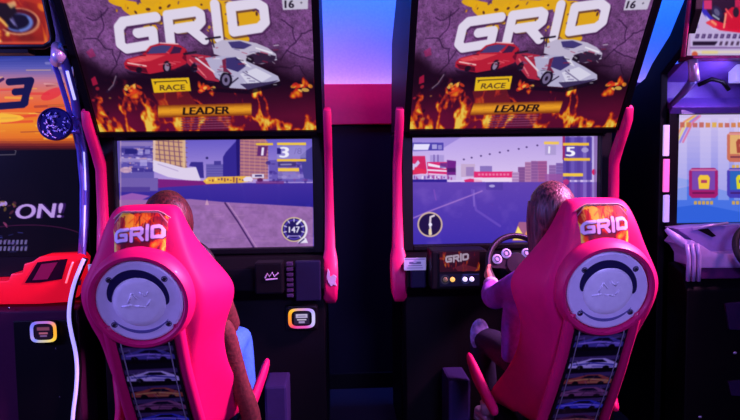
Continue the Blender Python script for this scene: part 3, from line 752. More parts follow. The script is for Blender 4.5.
    # foot well sides and pedals, base plate
    for s in (-1, 1):
        MB().box(X+s*.295-.05, X+s*.295+.05, 2.70, 2.895, .112, .455, .012).obj('footwell_side', mat('purple_grey_plastic', (44, 36, 84), .6, spec=.2), t)
    MB().box(X-.34, X+.34, 2.02, 2.897, .0, .11, .01).obj('platform', M_black, t)
    for s in (-1, 1):
        pd = MB().box(X+s*.11-.04, X+s*.11+.04, 2.80, 2.815, .16, .36, .004, M=None); pd.box(X+s*.11-.012, X+s*.11+.012, 2.81, 2.89, .24, .27)
        pd.obj('pedal', M_bolt, t)
    return t
build_machine(XL, 'pink and black car racing cabinet whose screen shows position 3 and a tall brick tower')
build_machine(XR, 'pink and black car racing cabinet whose screen shows position 5 and red trackside billboards')

# ------------------------------------------------------------------ racing seats
SEC = [  # z, rear y, rear half width, wing front y, wing half width, shell thickness
    (1.312, 1.945, .074, 1.985, .078, .03), (1.300, 1.915, .096, 2.00, .098, .06), (1.24, 1.887, .118, 2.005, .120, .085), (1.18, 1.877, .134, 2.02, .152, .085),
    (1.12, 1.87, .158, 2.04, .196, .085), (1.06, 1.87, .186, 2.06, .244, .085), (1.01, 1.875, .188, 2.07, .256, .085), (.94, 1.89, .170, 2.065, .232, .085),
    (.87, 1.92, .145, 2.08, .205, .085), (.75, 1.98, .126, 2.14, .205, .09), (.63, 2.05, .122, 2.26, .222, .10), (.52, 2.12, .122, 2.40, .238, .12), (.44, 2.16, .122, 2.46, .24, .14)]
def sec_at(z):
    for a, b in zip(SEC, SEC[1:]):
        if b[0] <= z <= a[0]:
            t = (a[0]-z)/(a[0]-b[0]); return [a[i]+(b[i]-a[i])*t for i in range(6)]
    return list(SEC[-1] if z < SEC[-1][0] else SEC[0])
def build_seat(X, label):
    t = thing('racing_chair', label, 'gaming chair', (X, 2.3, .11))
    rings = []
    for z, yr, wr, yf, wf, th in SEC:
        half = [(0, yr), (wr*.6, yr), (wr*.93, yr+.008), (wr*1.02, yr+.03), (wr+(wf-wr)*.55, yr+(yf-yr)*.55), (wf, yf-.012), (wf-.008, yf+.008), (wf-.034, yf-.004),
                (wr*.75+(wf-wr)*.4, yr+th+.3*(yf-yr-th) if yf-yr > th else yr+th), (wr*.5, yr+th), (0, yr+th)]
        loop = [V((X+x, y, z)) for x, y in half]+[V((X-x, y, z)) for x, y in half[-2:0:-1]]
        rings.append(loop)
    sh = MB().loft(rings).obj('seat_shell', M_pinkfab, t, True); subsurf(sh, 2)
    # raised side beads down the back, print and piping between them
    zs = [.907-.037*k for k in range(14)]
    for s in (-1, 1):
        pts = [V((X+s*(.104 if z > .8 else .104+.01*(.8-z)/.3), sec_at(z)[1]-.004, z)) for z in [.957, .932]+zs]
        MB().tube(pts, [.019]*len(pts), 12).obj('back_bead', M_pink, t, True)
        pts2 = [V((X+s*(.072+.004*(.907-z)), sec_at(z)[1]-.0215, z)) for z in zs]
        MB().tube(pts2, .0022, 6).obj('piping', M_stitch, t, True)
    def strip3(u, v):
        z = .907-.46*v; yr = np.interp(z, [q[0] for q in SEC][::-1], [q[1] for q in SEC][::-1])-.02
        u, z, yr = np.broadcast_arrays(u, z, yr)
        w = .082+.004*(.907-z)
        return np.concatenate([X+(u-.5)*2*w, yr, z], -1)
    PS.mesh('photo_strip', strip3, A_print, t)
    # fill behind the strip so that it is a padded panel
    rg = []
    for z in zs:
        yr = sec_at(z)[1]; w = .088
        rg.append([V((X-w, yr-.016, z)), V((X+w, yr-.016, z)), V((X+w, yr+.02, z)), V((X-w, yr+.02, z))])
    MB().loft(rg).obj('strip_panel', M_leather, t)
    # round housing with its silver plate
    ax = V((0, -math.cos(math.radians(12)), -math.sin(math.radians(12)))); c = V((X, 1.862, 1.028)); Mh = rot_ax(c, ax)
    MB().lathe([(.105, -.06), (.158, -.055), (.160, -.02), (.155, .006), (.146, .018), (.137, .018), (.131, .010), (.130, .0), (.0001, .0)], Mh, 64).obj('round_housing', M_pink, t, auto=.9)
    pr = .129
    plate = MB().lathe([(.0001, .010), (.122, .010), (.127, .007), (pr, .0), (.0001, -.004)], Mh, 64).obj('round_plate', M_silver, t, auto=.5)
    def arc(r0f, r1f, a0, a1, h0, h1, n=40):
        vs = []; fs = []
        for k in range(n+1):
            a = math.radians(a0+(a1-a0)*k/n); tt = k/n
            for r, h in ((r0f(tt), h0), (r0f(tt), h1), (r1f(tt), h1), (r1f(tt), h0)):
                vs.append(Mh @ V((r*math.cos(a), r*math.sin(a), h)))
        for k in range(n):
            for j in range(4): fs.append([k*4+j, k*4+(j+1) % 4, (k+1)*4+(j+1) % 4, (k+1)*4+j])
        fs += [[0, 1, 2, 3], [n*4+3, n*4+2, n*4+1, n*4]]
        return MB().add(vs, fs)
    # local x of the housing points to the viewer's right or left; test it once
    sx = 1 if (Mh @ V((1, 0, 0))).x > X else -1
    def A(d): return d if sx == 1 else 180-d
    arc(lambda q: .079, lambda q: .083+.020*math.sin(PI*q)**.5+.004*math.sin(PI*q*2), A(178), A(-6), .0095, .0125).obj('crescent_slot', M_groove, plate, auto=.6)
    arc(lambda q: .098-.006*math.sin(PI*q), lambda q: .099+.003*math.sin(PI*q), A(215), A(325), .0095, .0112).obj('lower_groove', mat('soft_groove', (110, 106, 160), .5), plate, auto=.6)
    cap = MB().lathe([(.0001, .0145), (.06, .014), (.076, .0125), (.079, .0095)], Mh, 48).obj('centre_disc', mat('pale_disc', (250, 248, 252), .3), plate, True)
    em = MB()
    for k, (a, b, r) in enumerate((((-.03, .0), (-.018, .03), .006), ((-.018, .03), (-.004, .012), .005), ((.004, .034), (.022, .02), .006), ((.022, .02), (.03, .034), .004), ((-.05, -.012), (-.02, -.008), .006), ((-.012, -.01), (.02, -.014), .005), ((.024, -.01), (.036, .008), .005))):
        em.tube([Mh @ V((a[0], a[1], .0146)), Mh @ V((b[0], b[1], .0146))], r*.5, 6)
    em.obj('embossed_mark', mat('worn_print', (250, 250, 255), .4), cap, True)
    for a in (42, 138, 222, 318):
        q = Mh @ V((.108*math.cos(math.radians(a)), .108*math.sin(math.radians(a)), .010))
        b = MB().lathe([(.0001, .006), (.0045, .006), (.0062, .004), (.0066, 0)], rot_ax(q, ax), 6).obj('bolt', M_bolt, plate)
        MB().lathe([(.0068, .0006), (.0095, .0006), (.0095, .0), (.0068, .0)], rot_ax(q, ax), 20, close=True).obj('washer', mat('dark_washer', (70, 64, 100), .4), b)
    # head badge
    zt, zb, hw = 1.294, 1.172, .092
    def badge3(u, v):
        z = zt+(zb-zt)*v
        top = np.clip(np.abs(u-.5)*2-.62, 0, 1)/.38*.028       # cut top corners
        z = z-top*(1-v)+0*u
        yr = np.interp(z, [q[0] for q in SEC][::-1], [q[1] for q in SEC][::-1])-.012+.03*(np.abs(u-.5)*2)**4
        u, z, yr = np.broadcast_arrays(u, z, yr)
        return np.concatenate([X+(u-.5)*2*hw, yr, z], -1)
    PB.mesh('head_badge', badge3, A_print, t)
    us = np.linspace(0, 1, 25)[:, None]
    pts = [badge3(np.array([0.]), np.array([v]))for v in (1., .5, 0.)]+[badge3(np.array([u]), np.array([0.])) for u in np.linspace(.06, .94, 12)]+[badge3(np.array([1.]), np.array([v])) for v in (0., .5, 1.)]
    MB().tube([V(q.ravel())+V((0, -.001, 0)) for q in pts], .0022, 6).obj('badge_edge', mat('badge_edge_print', (214, 170, 150), .5), t, True)
    # cushion, bolsters and base
    cu = MB().box(X-.165, X+.165, 2.24, 2.56, .441, .52, .03, 3); cu.obj('seat_cushion', M_leather, t, auto=.8)
    for s in (-1, 1):
        rg = []
        for y, g in ((2.28, .0), (2.34, .15), (2.40, .6), (2.45, 1.), (2.50, 1.), (2.54, .6)):
            a = V((X+s*.215, y, .46)); b = V((X+s*(.222+.065*g), y, .49+.165*g)); n = V((s*.028, 0, -.014))
            rg.append([a, b, b+n*.6+V((0, 0, .008)), b+n*1.2, a+n*1.3])
        o = MB().loft(rg).obj('seat_bolster', M_pinkfab, t, True); subsurf(o, 2)
    MB().box(X-.19, X+.19, 2.16, 2.52, .112, .44, .02).obj('seat_base', M_black, t)
    MB().box(X-.17, X-.13, 2.05, 2.72, .111, .135).box(X+.13, X+.17, 2.05, 2.72, .111, .135).obj('slide_rail', M_bolt, t)
    return t
build_seat(XL-.012, 'pink racing seat with round silver plate, brown coat hanging beside it')
build_seat(XR, 'pink racing seat with round silver plate, behind long-haired child in purple sweater')

# ------------------------------------------------------------------ people
def skin_mesh(verts, edges, sub=2):
    """verts: (x, y, z, rx[, ry])"""
    me = bpy.data.meshes.new('sk'); me.from_pydata([v[:3] for v in verts], edges, [])
    o = bpy.data.objects.new('sk', me); C.objects.link(o)
    md = o.modifiers.new('k', 'SKIN'); md.use_smooth_shade = True
    for i, v in enumerate(verts):
        d = me.skin_vertices[0].data[i]; d.radius = (v[3], v[4] if len(v) > 4 else v[3]); d.use_root = (i == 0)
    sm = o.modifiers.new('s', 'SUBSURF'); sm.levels = sub; sm.render_levels = sub
    dg = bpy.context.evaluated_depsgraph_get(); dg.update()
    m2 = bpy.data.meshes.new_from_object(o.evaluated_get(dg))
    r = ([v.co.copy() for v in m2.vertices], [list(p.vertices) for p in m2.polygons])
    bpy.data.objects.remove(o); bpy.data.meshes.remove(me); bpy.data.meshes.remove(m2)
    return r
def remesh(o, vs):
    md = o.modifiers.new('r', 'REMESH'); md.mode = 'VOXEL'; md.voxel_size = vs; md.use_smooth_shade = True
    sm = o.modifiers.new('q', 'SMOOTH'); sm.factor = .5; sm.iterations = 3
    bake(o)
    for p in o.data.polygons: p.use_smooth = True
    return o
def hand_chains(wrist, knuckle_c, grip_c, grip_ax, out, k=1.):
    """palm and five fingers curling round a bar at grip_c along grip_ax; out = palm side normal (away from the bar)"""
    ch = []
    ax = grip_ax.normalized(); fw = (knuckle_c-wrist).normalized()
    palm_v = [(*wrist, .017*k, .020*k), (*(wrist*.5+knuckle_c*.5), .019*k, .026*k), (*knuckle_c, .016*k, .03*k)]
    ch.append((palm_v, [(0, 1), (1, 2)]))
    n = out.normalized()
    for i, (off, ln) in enumerate(((-.027, .9), (-.009, 1.06), (.009, 1.0), (.026, .78))):
        b = knuckle_c+ax*off*k
        p1 = b+fw*.022*k*ln; p2 = p1+(fw*.35-n)*.022*k*ln; p3 = p2+(-fw*.55-n*.6)*.018*k*ln
        ch.append(([(*(b-fw*.012), .0085*k), (*p1, .008*k), (*p2, .0075*k), (*p3, .0065*k)], [(0, 1), (1, 2), (2, 3)]))
    b = wrist*.55+knuckle_c*.45+ax*-.02*k
    p1 = b+(-ax*.6+fw*.5-n*.4)*.026*k; p2 = p1+(fw*.7-n*.7)*.02*k
    ch.append(([(*b, .011*k), (*p1, .0095*k), (*p2, .008*k)], [(0, 1), (1, 2)]))
    return ch
def build_person(X, label, spec):
    t = thing('person', label, 'person', (X, 2.3, .545))
    g = spec; hd = V((X+g['head'][0], g['head'][1], g['head'][2])); k = g.get('k', 1.)
    pel = V((X, 2.30, .635)); sp = V((X, 2.245, .78)); ch = V((X, 2.185, .94)); nk = V((X, 2.15, 1.07)); nk2 = V((hd.x, hd.y-.005, hd.z-.07))
    body = MB()
    def put(vv, ee, dst=body): v, f = skin_mesh(vv, ee); dst.add(v, f)
    lm = {}
    for s in (-1, 1):
        lm[s] = dict(sh=V((X+s*.135, 2.17, 1.025)), el=V(g['el'][s]), wr=V(g['wr'][s]), hip=V((X+s*.075, 2.33, .625)), kn=V(g['kn'][s]), an=V(g['an'][s]), kc=V(g['kc'][s]))
    def torso(e):
        vv = [(*pel, .12+e, .095+e), (*sp, .108+e, .085+e), (*ch, .118+e, .088+e), (*(ch+V((0, -.02, .08))), .085+e, .07+e)]
        return vv, [(0, 1), (1, 2), (2, 3)]
    put(*torso(0)); put([(*(ch+V((0, -.02, .07))), .06), (*nk, .042), (*nk2, .042)], [(0, 1), (1, 2)])
    for s in (-1, 1):
        a = lm[s]
        put([(*(ch+V((s*.05, -.01, .06))), .05), (*a['sh'], .045), (*(a['sh']*.5+a['el']*.5), .036), (*a['el'], .03), (*(a['el']*.5+a['wr']*.5), .027), (*a['wr'], .019)], [(i, i+1) for i in range(5)])
        put([(*pel, .075), (*a['hip'], .075), (*(a['hip']*.5+a['kn']*.5), .06), (*a['kn'], .048), (*(a['kn']*.6+a['an']*.4), .046), (*a['an'], .03)], [(i, i+1) for i in range(5)])
        for vv, ee in hand_chains(a['wr'], a['kc'], a['kc'], g['gax'][s], V((s*1., -.5, .1)), .86): put(vv, ee)
    # head with face
    b = bmesh.new(); bmesh.ops.create_icosphere(b, subdivisions=4, radius=1)
    for v in b.verts:
        x, y, z = v.co
        tz = max(0, -z)
        sx = .070*(1-.30*tz**1.5); fy = .084*(1-.10*tz)
        yy = y*fy+(.012*tz if y > 0 else -.004); zz = z*(.098 if z > 0 else .108)
        v.co = V((x*sx, yy, zz))*k+hd
    body.bm(b)
    body.ball(hd+V((0, .088, -.018))*k, .014*k, 2, (.85, 1.05, 1.3)); body.ball(hd+V((0, .085, -.002))*k, .009*k, 2, (.7, .9, 2.4))
    for s in (-1, 1): body.ball(hd+V((s*.071, -.008, -.012))*k, .02*k, 2, (.35, .75, 1.2))
    body.ball(hd+V((0, .082, -.047))*k, .012*k, 2, (1.7, .5, .5))
    bo = remesh(body.obj('body', M_skin, t, True), .0065); 
    for s in (-1, 1):
        MB().ball(hd+V((s*.028, .074, .008))*k, .0115*k, 3, (1.15, .7, .8)).obj('eye', mat('eye_white', (226, 222, 220), .2), bo, True)
        MB().ball(hd+V((s*.028, .0825, .008))*k, .0052*k, 2, (1, .5, 1)).obj('pupil', mat('pupil_dark', (30, 20, 18), .2), bo, True)
        MB().tube([hd+V((s*(.014+.007*i), .083-.0035*i*i*.5, .028+.003*math.sin(i)))*k for i in range(4)], .003*k, 6).obj('eyebrow', g['hair'], bo, True)
    MB().tube([hd+V((-.02, .080, -.048))*k, hd+V((0, .0875, -.049))*k, hd+V((.02, .080, -.048))*k], .0032*k, 8).obj('mouth', mat('lips', (170, 84, 84), .45), bo, True)
    # top
    top = MB()
    put(*torso(.02), top)
    put([(*(ch+V((0, -.02, .08))), .085), (*(nk+V((0, 0, -.02))), .058), (*(nk+V((0, 0, .004))), .052)], [(0, 1), (1, 2)], top)
    for s in (-1, 1):
        a = lm[s]; d = (a['wr']-a['el']); cf = a['el']+d*.9
        r = g['sleeve']
        put([(*(ch+V((s*.05, -.01, .06))), .06), (*a['sh'], .058*r), (*(a['sh']*.5+a['el']*.5), .052*r), (*a['el'], .05*r), (*(a['el']*.5+a['wr']*.5), .044*r), (*cf, .032*r)], [(i, i+1) for i in range(5)], top)
    if g.get('tail'):
        v, f = skin_mesh([(*q[0], q[1], q[2]) for q in g['tail']], [(i, i+1) for i in range(len(g['tail'])-1)]); top.add(v, f)
    to = remesh(top.obj(g['top'][0], g['top'][1], t, True), .009)
    if 'toplabel' in g: to['label'] = g['toplabel']
    for s in (-1, 1):                                   # cuffs
        a = lm[s]; d = (a['wr']-a['el']).normalized(); c = a['el']+(a['wr']-a['el'])*.93
        MB().tube([c-d*.012, c-d*.006, c+d*.006, c+d*.012], [.026, .031, .031, .025], 16).obj('cuff', g['cuff'], to, True)
    # trousers and shoes
    tr = MB()
    put([(*(pel+V((0, 0, .05))), .128, .10), (*pel, .13, .105), (*(pel+V((0, .03, -.01))), .11, .095)], [(0, 1), (1, 2)], tr)
    for s in (-1, 1):
        a = lm[s]
        put([(*pel, .085), (*a['hip'], .088), (*(a['hip']*.5+a['kn']*.5), .072), (*a['kn'], .058), (*(a['kn']*.55+a['an']*.45), .054), (*(a['kn']*.12+a['an']*.88), .048)], [(i, i+1) for i in range(5)], tr)
    tro = remesh(tr.obj('trousers', g['trousers'], t, True), .009)
    if g.get('patch'):
        s = g['patch']; a = lm[s]; q = a['kn']
        pm = MB().ball((0, 0, 0), .058, 3, (.74, .55, 1.3)); 
        dq = (a['kn']*.8+a['an']*.2)
        for v in pm.v: v += q+V((s*.008, -.030, .006))
        po = pm.obj('faded_knee', mat('faded_denim', (140, 140, 196), .8, var=.45, scale=45, bump=.3), tro, True); po['label'] = 'faded pale denim knee'
    for s in (-1, 1):
        a = lm[s]['an']; 
        v, f = skin_mesh([(a.x, a.y-.03, a.z-.045, .034, .03), (a.x, a.y+.03, a.z-.05, .036, .03), (a.x+s*.01, a.y+.10, a.z-.06, .036, .024), (a.x+s*.012, a.y+.15, a.z-.064, .026, .018)], [(0, 1), (1, 2), (2, 3)])
        sh = MB().add(v, f).tube([a+V((0, 0, -.03)), a+V((0, 0, .02))], [.037, .04], 16).obj('shoe', g['shoe'], t, True)
        MB().prism([(a.x-.034+s*.0, a.y-.062), (a.x+.034, a.y-.062), (a.x+.038+s*.01, a.y+.09), (a.x+.016+s*.012, a.y+.165), (a.x-.016+s*.012, a.y+.165), (a.x-.038+s*.01, a.y+.09)], a.z-.088, a.z-.074, 'z').obj('shoe_sole', M_white, sh)
    # hair
    hm = MB(); b = bmesh.new(); bmesh.ops.create_icosphere(b, subdivisions=4, radius=1)
    kill = []
    for v in b.verts:
        x, y, z = v.co
        if y > .42-.55*z if z < .45 else False: kill.append(v); continue
        if z < g['hairlow']: kill.append(v); continue
        v.co = V((x*.083, y*.094-.006, z*.112+.008))*k*(1+.018*mnoise.noise(V((x*9, y*9, z*2))))+hd
    bmesh.ops.delete(b, geom=kill, context='VERTS')
    geo = bmesh.ops.solidify(b, geom=b.faces[:], thickness=.012)
    hm.bm(b)
    if g.get('long'):
        rg = []
        for i in range(10):
            z = .05-.036*i; w = .083+.004*math.sin(i*.9); dpt = .09-.002*i
            ring = []
            for j in range(15):
                a = math.radians(200+140*j/14) if False else math.radians(170+200*j/14)
                rr_ = 1+.03*math.sin(j*2.3+i*.4)
                ring.append(hd+V((math.cos(a)*w*rr_, math.sin(a)*dpt*rr_*(.86 if i < 4 else .75)-.006, z)))
            inn = [hd+(q-hd)*1. for q in ring]
            inn = [V((hd.x+(q.x-hd.x)*.84, hd.y+(q.y-hd.y)*.80+.004, q.z)) for q in ring]
            rg.append(ring+inn[::-1])
        hm.loft(rg)
    ho = hm.obj('hair', g['hair'], t, True)
    return t
def fix(px, py, Y): return tuple(P(px, py, Y))
H_brown = strand_mat('reddish_brown_hair', (36, 12, 15), (92, 38, 32), .5, 50)
H_long = strand_mat('long_brown_hair', (38, 18, 28), (116, 70, 78), .42, 60)
M_coat = mat('brown_fleece_coat', (96, 38, 38), .85, var=.35, scale=70, bump=.6)
M_jean = mat('bright_blue_jeans', (58, 140, 255), .8, var=.12, scale=90, bump=.3)
M_djean = mat('dark_blue_jeans', (20, 18, 52), .85, var=.2, scale=90, bump=.3)
M_sweat = mat('lavender_sweater', (160, 80, 226), .8, var=.16, scale=50, bump=.35)
gx = {-1: V((.25, -.2, 1)), 1: V((-.25, -.2, 1))}
wc = lambda X: V((X-.04, 2.60, .995))
build_person(XL, 'person with reddish hair, brown coat and blue jeans playing the position 3 screen', dict(
    head=(.018, 2.085, 1.232), hair=H_brown, hairlow=-.62, sleeve=1.0, top=('coat', M_coat), cuff=M_coat, trousers=M_jean, shoe=mat('dark_shoe', (30, 26, 40), .6),
    el={-1: (XL-.235, 2.33, .85), 1: (XL+.16, 2.38, .80)}, wr={-1: (XL-.215, 2.51, .955), 1: (XL+.06, 2.505, .87)}, kc={-1: (XL-.203, 2.565, .99), 1: (XL+.04, 2.56, .90)},
    kn={-1: (XL-.16, 2.64, .76), 1: tuple(P(240, 333, 2.66))}, an={-1: (XL-.12, 2.62, .36), 1: (XL+.18, 2.62, .38)}, gax=gx,
    tail=[(P(219, 318, 2.2), .035, .04), (P(227, 335, 2.2), .030, .04), (P(233, 360, 2.22), .030, .04), (P(240, 385, 2.25), .032, .04), (P(250, 410, 2.28), .036, .04), (P(255, 440, 2.3), .036, .04)]))
build_person(XR, 'long-haired child in purple sweater gripping the wheel on the pink seat at right', dict(
    head=(-.085, 2.12, 1.245), hair=H_long, hairlow=-.75, long=True, sleeve=1.02, top=('sweater', M_sweat), cuff=mat('pale_cuff', (214, 196, 240), .7), trousers=M_djean, shoe=mat('pale_shoe', (190, 180, 200), .6),
    el={-1: fix(492, 300, 2.32), 1: (XR+.22, 2.34, .86)}, wr={-1: fix(491, 283, 2.47), 1: (XR+.09, 2.51, .96)}, kc={-1: fix(487, 272, 2.55), 1: (XR+.072, 2.565, .99)},
    kn={-1: fix(480, 335, 2.66), 1: (XR+.16, 2.64, .76)}, an={-1: (XR-.185, 2.60, .37), 1: (XR+.12, 2.62, .36)}, gax=gx, patch=-1,
    tail=[(P(517, 300, 2.2), .05, .05), (P(512, 325, 2.24), .045, .045), (P(511, 345, 2.26), .04, .04), (P(508, 362, 2.28), .03, .03)]))

# ------------------------------------------------------------------ motorcycle machine at the left edge
def build_bike():
    t = thing('motorcycle_arcade_machine', 'motorbike racing cabinet with chrome frame, sunset screen and glowing red console at left edge', 'arcade machine', (-1.66, 2.95, 0))
    x0, x1 = -2.20, -1.20
    MB().box(x0+.02, x1-.005, 3.06, 3.7, 0, 2.2, .01).obj('cabinet_body', M_black, t)
    # screen and the dark panel below it
    zA, zB, zC = P(40, 56, 3.0).z, P(40, 150, 3.0).z, P(40, 256, 3.0).z
    O, U, W = V((x0+.03, 3.0, zA)), V((x1-.025-x0-.03, 0, 0)), V((0, 0, zB-zA))
    p = Paint(340, 150, (40, 30, 90), px_map(O, U, W), 214)
    for i in range(40):
        tt = i/39; y = 55+tt*96
        st = [0, .12, .25, .4, .55, .72, .86, .93, 1]
        cs = np.array([(44, 56, 150), (90, 90, 180), (190, 120, 150), (226, 110, 80), (232, 96, 40), (236, 140, 30), (226, 110, 30), (110, 30, 30), (14, 6, 16)])
        c = [np.interp(tt, st, cs[:, j]) for j in range(3)]
        p.rect(-160, y-.2, 100, y+2.8, c)
    for i in range(60):
        x, y = random.uniform(-150, 70), random.uniform(84, 140); ln = random.uniform(10, 40)
        p.line([(x, y), (x+ln, y+random.uniform(-2, 1))], random.uniform(.8, 3), random.choice(((250, 200, 50), (240, 150, 40), (220, 40, 50), (130, 40, 50), (250, 220, 90))), .5)
    for i in range(16):
        x, y = random.uniform(-150, 70), random.uniform(60, 84)
        p.line([(x, y), (x+random.uniform(10, 30), y+random.uniform(-3, 1))], random.uniform(1, 3), random.choice(((160, 150, 210), (70, 80, 180), (230, 170, 170), (240, 190, 120))), .5)
    p.ell(52, 94, 12, 5, (226, 40, 60), .7, rot=-.4); p.ell(-10, 118, 34, 5, (252, 210, 60), .7)
    p.line([(-2, 82), (3, 79)], 3, (60, 30, 90)); 
    d3 = [(6, 83.5), (30, 80.5), (25, 92), (12, 92.5)]
    p.line([(9, 82), (31, 80.5), (27.5, 91), (15, 92)], 7, (20, 20, 74)); p.line([(27, 91.5), (23, 104.5), (-4, 106.5)], 7, (20, 20, 74)); p.line([(28, 83), (25, 103)], 7, (20, 20, 74))
    p.mesh('screen', plane_fn(O, U, W), A_screen, t)
    O2, W2 = V((x0+.03, 3.0, zB)), V((0, 0, zC-zB))
    q = Paint(340, 170, (8, 6, 16), px_map(O2, U, W2), 214)
    q.text('T', -14, 220, 15, (170, 140, 222), 1.7, .22, -.02, .8) if False else None
    q.line([(-10, 204), (5, 203.5)], 4.6, (176, 140, 224)); q.line([(-2, 205), (-6, 219)], 4.6, (176, 140, 224))
    q.text('ON!', 15, 219, 14.6, (60, 24, 110), 1.28, .2, -.03, 1.6, .7); q.text('ON!', 15, 218.6, 14, (192, 156, 236), 1.28, .2, -.03, .7)
    for i in range(46): q.ell(random.uniform(-40, 16), random.uniform(196, 226), random.uniform(.6, 3), random.uniform(.5, 1.8), random.choice(((190, 150, 60), (120, 90, 40), (150, 60, 110), (90, 40, 60))), .75, 10, random.uniform(0, 3))
    for y in (242, 248.5):
        for k in range(12): x = -22+k*4.2+(y-242)*.0; q.poly([(x, y+2.4), (x+.8, y-2), (x+3.2, y-2.2), (x+2.4, y+2.2)], (140, 124, 200), .75)
    for i in range(24): x, y = random.uniform(-30, 22), random.uniform(228, 256); q.line([(x, y), (x+random.uniform(2, 9), y+random.uniform(-3, 2))], .9, random.choice(((60, 60, 150), (110, 70, 150), (40, 40, 110))), .7)
    q.ring(28, 240, 58, .8, (110, 30, 90), .6, -PI*.8, -.2, 15); q.line([(-20, 148.5), (12, 148.5), (16, 151), (15, 154.5), (-20, 155.5)], .9, (120, 110, 130), .7)
    q.mesh('instruction_panel', plane_fn(O2, U, W2), art_mat('instruction_screen', .9, 0, .25), t)
    MB().box(x0+.02, x1-.01, 3.004, 3.058, zC-.1, zA+.06, .004).obj('screen_backing', M_bezel, t)
    # sign with its grey surround
    b0 = P(53, 44, 2.7); tp = V((b0.x, 2.5, 2.42)); 
    sO, sU, sW = V((x0+.08, 2.5, 2.42)), V((b0.x-x0-.08, 0, 0)), V((0, 2.7-2.5, b0.z-2.42))
    nn = sU.cross(sW).normalized(); nn = nn if nn.y < 0 else -nn
    r = Paint(220, 110, (170, 40, 24), px_map(sO, sU, sW), 190)
    fl = vnoise(110, 220, 9, 12, 4); r.a *= (.55+.9*fl)[..., None]; r.flames(-.4, 1., 71, .25, 5, (150, 30, 24), .8)
    r.poly([(14, -30), (48, -20), (49, 12), (40, 4), (24, 0)], (206, 60, 30), .6); r.ell(43, 7, 5, 3, (250, 130, 30), .8, rot=.8)
    r.ell(20, 21, 21, 13.6, (230, 150, 110), 1, rot=.05); r.ell(19.4, 20.6, 19.4, 12.2, (84, 16, 26), 1, rot=.05); r.ell(20, 22, 14.4, 9.4, (92, 110, 190)); r.ell(19, 21.4, 12, 7.8, (22, 16, 40))
    r.ring(20, 22, 12, 2.2, (110, 130, 214), .9, -.6, 1.4, 8); r.line([(9, 15), (16, 24)], 1.6, (140, 130, 200)); r.line([(12, 14), (18, 26)], 1.2, (90, 80, 140))
    r.poly([(-12, 0), (16, 4), (18, 12), (6, 24), (-12, 26)], (30, 18, 24)); r.poly([(-4, 12), (6, 20), (10, 28), (-6, 30)], (150, 40, 24)); r.line([(0, 17), (8, 25)], 2.4, (250, 190, 90), .9); r.poly([(8, 3), (16, 0), (18, 5), (12, 8)], (240, 190, 130), .8)
    for i in range(26): r.ell(random.uniform(-20, 12), random.uniform(32, 42), random.uniform(1, 4), random.uniform(.8, 2), random.choice(((250, 200, 80), (240, 130, 30), (255, 230, 150), (150, 30, 20))), .8, 10)
    r.rect(-150, 42.2, 60, 46, (230, 60, 40), .6); r.line([(-150, 42.5), (46, 41.6), (48.5, 38), (47, -20)], 1, (240, 120, 80), .7)
    r.blur(1)
    r.mesh('sign_panel', lambda u, v: np.array(sO+nn*.012)+np.array(sU)*u+np.array(sW)*v, A_sign, t)
    MB().prism([(2.712, b0.z-.01), (2.49, 2.43), (2.52, 2.47), (3.6, 2.47), (3.6, P(30, 60, 3.0).z+.07), (2.95, P(30, 60, 3.0).z+.07)], x0, x1+.045, 'x', .01).obj('sign_housing', M_greypurp, t)
    fr = MB()
    e1, e2 = sU.normalized(), sW.normalized()
    A0, A1, B1 = sO+nn*.004, sO+sU+nn*.004, sO+sU+sW+nn*.004; B0 = sO+sW+nn*.004
    rc = .035
    path = [A1+e1*.008, B1+e1*.008-e2*rc, B1+e1*.0-e2*.010, B1-e1*rc+e2*.008, B0+e2*.008]
    fr.tube(path, .013, 8); fr.obj('sign_frame', M_bezel, t, True)
    MB().box(x0+.1, P(34, 50, 2.75).x, 2.70, 2.76, P(30, 54, 2.72).z, P(30, 48.5, 2.72).z, .003).obj('sign_slot', M_bezel, t)
    # chrome frame tubes with their pads
    outer = [P(60, 54, 2.70), P(66, 66, 2.74), P(74.5, 98, 2.83), P(78, 122, 2.915), P(83.5, 150, 2.975), P(86, 185, 2.978), P(85, 225, 2.978), P(82, 255, 2.955), P(77, 285, 2.91)]
    inner = [P(51, 58, 2.74), P(58, 74, 2.79), P(66, 100, 2.85), P(73, 125, 2.9), P(79, 150, 2.93), P(82, 185, 2.95), P(82, 225, 2.95), P(80, 262, 2.93)]
    Mo = mat('blue_chrome_tube', (120, 120, 225), .28, metal=.55)
    MB().tube(outer, [.022, .019, .018, .018, .018, .018, .018, .018, .016], 14).obj('frame_tube', Mo, t, True)
    MB().tube(inner, .011, 12).obj('inner_tube', Mo, t, True)
    Ml = mat('violet_highlight_glow', (190, 190, 255), .4, emis=(190, 185, 255), es=1.1)  # glowing strips stand in for reflected highlights along the chrome tubes
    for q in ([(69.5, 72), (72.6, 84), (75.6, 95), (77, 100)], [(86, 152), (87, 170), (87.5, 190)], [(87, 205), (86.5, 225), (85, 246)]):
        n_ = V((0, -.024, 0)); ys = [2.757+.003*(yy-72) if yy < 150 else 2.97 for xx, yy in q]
        MB().tube([P(xx, yy, y_)+n_ for (xx, yy), y_ in zip(q, ys)], .0065 if q[0][1] < 100 else .004, 8).obj('highlight_strip', Ml, t, True)
    MB().tube([P(57, 46, 2.70), P(58.5, 56, 2.66), P(56, 62, 2.70)], [.022, .03, .024], 12).obj('frame_joint', M_chrome, t, True)
    MB().tube([P(64, 50, 2.70), P(69, 66, 2.76)], .014, 10).obj('joint_pad', mat('dark_red_pad', (90, 30, 60), .5), t, True)
    # speaker on a two-arm bracket
    c = P(55, 124, 2.86); Ms = rot_ax(c, (.1, -1, .05)); R = .074
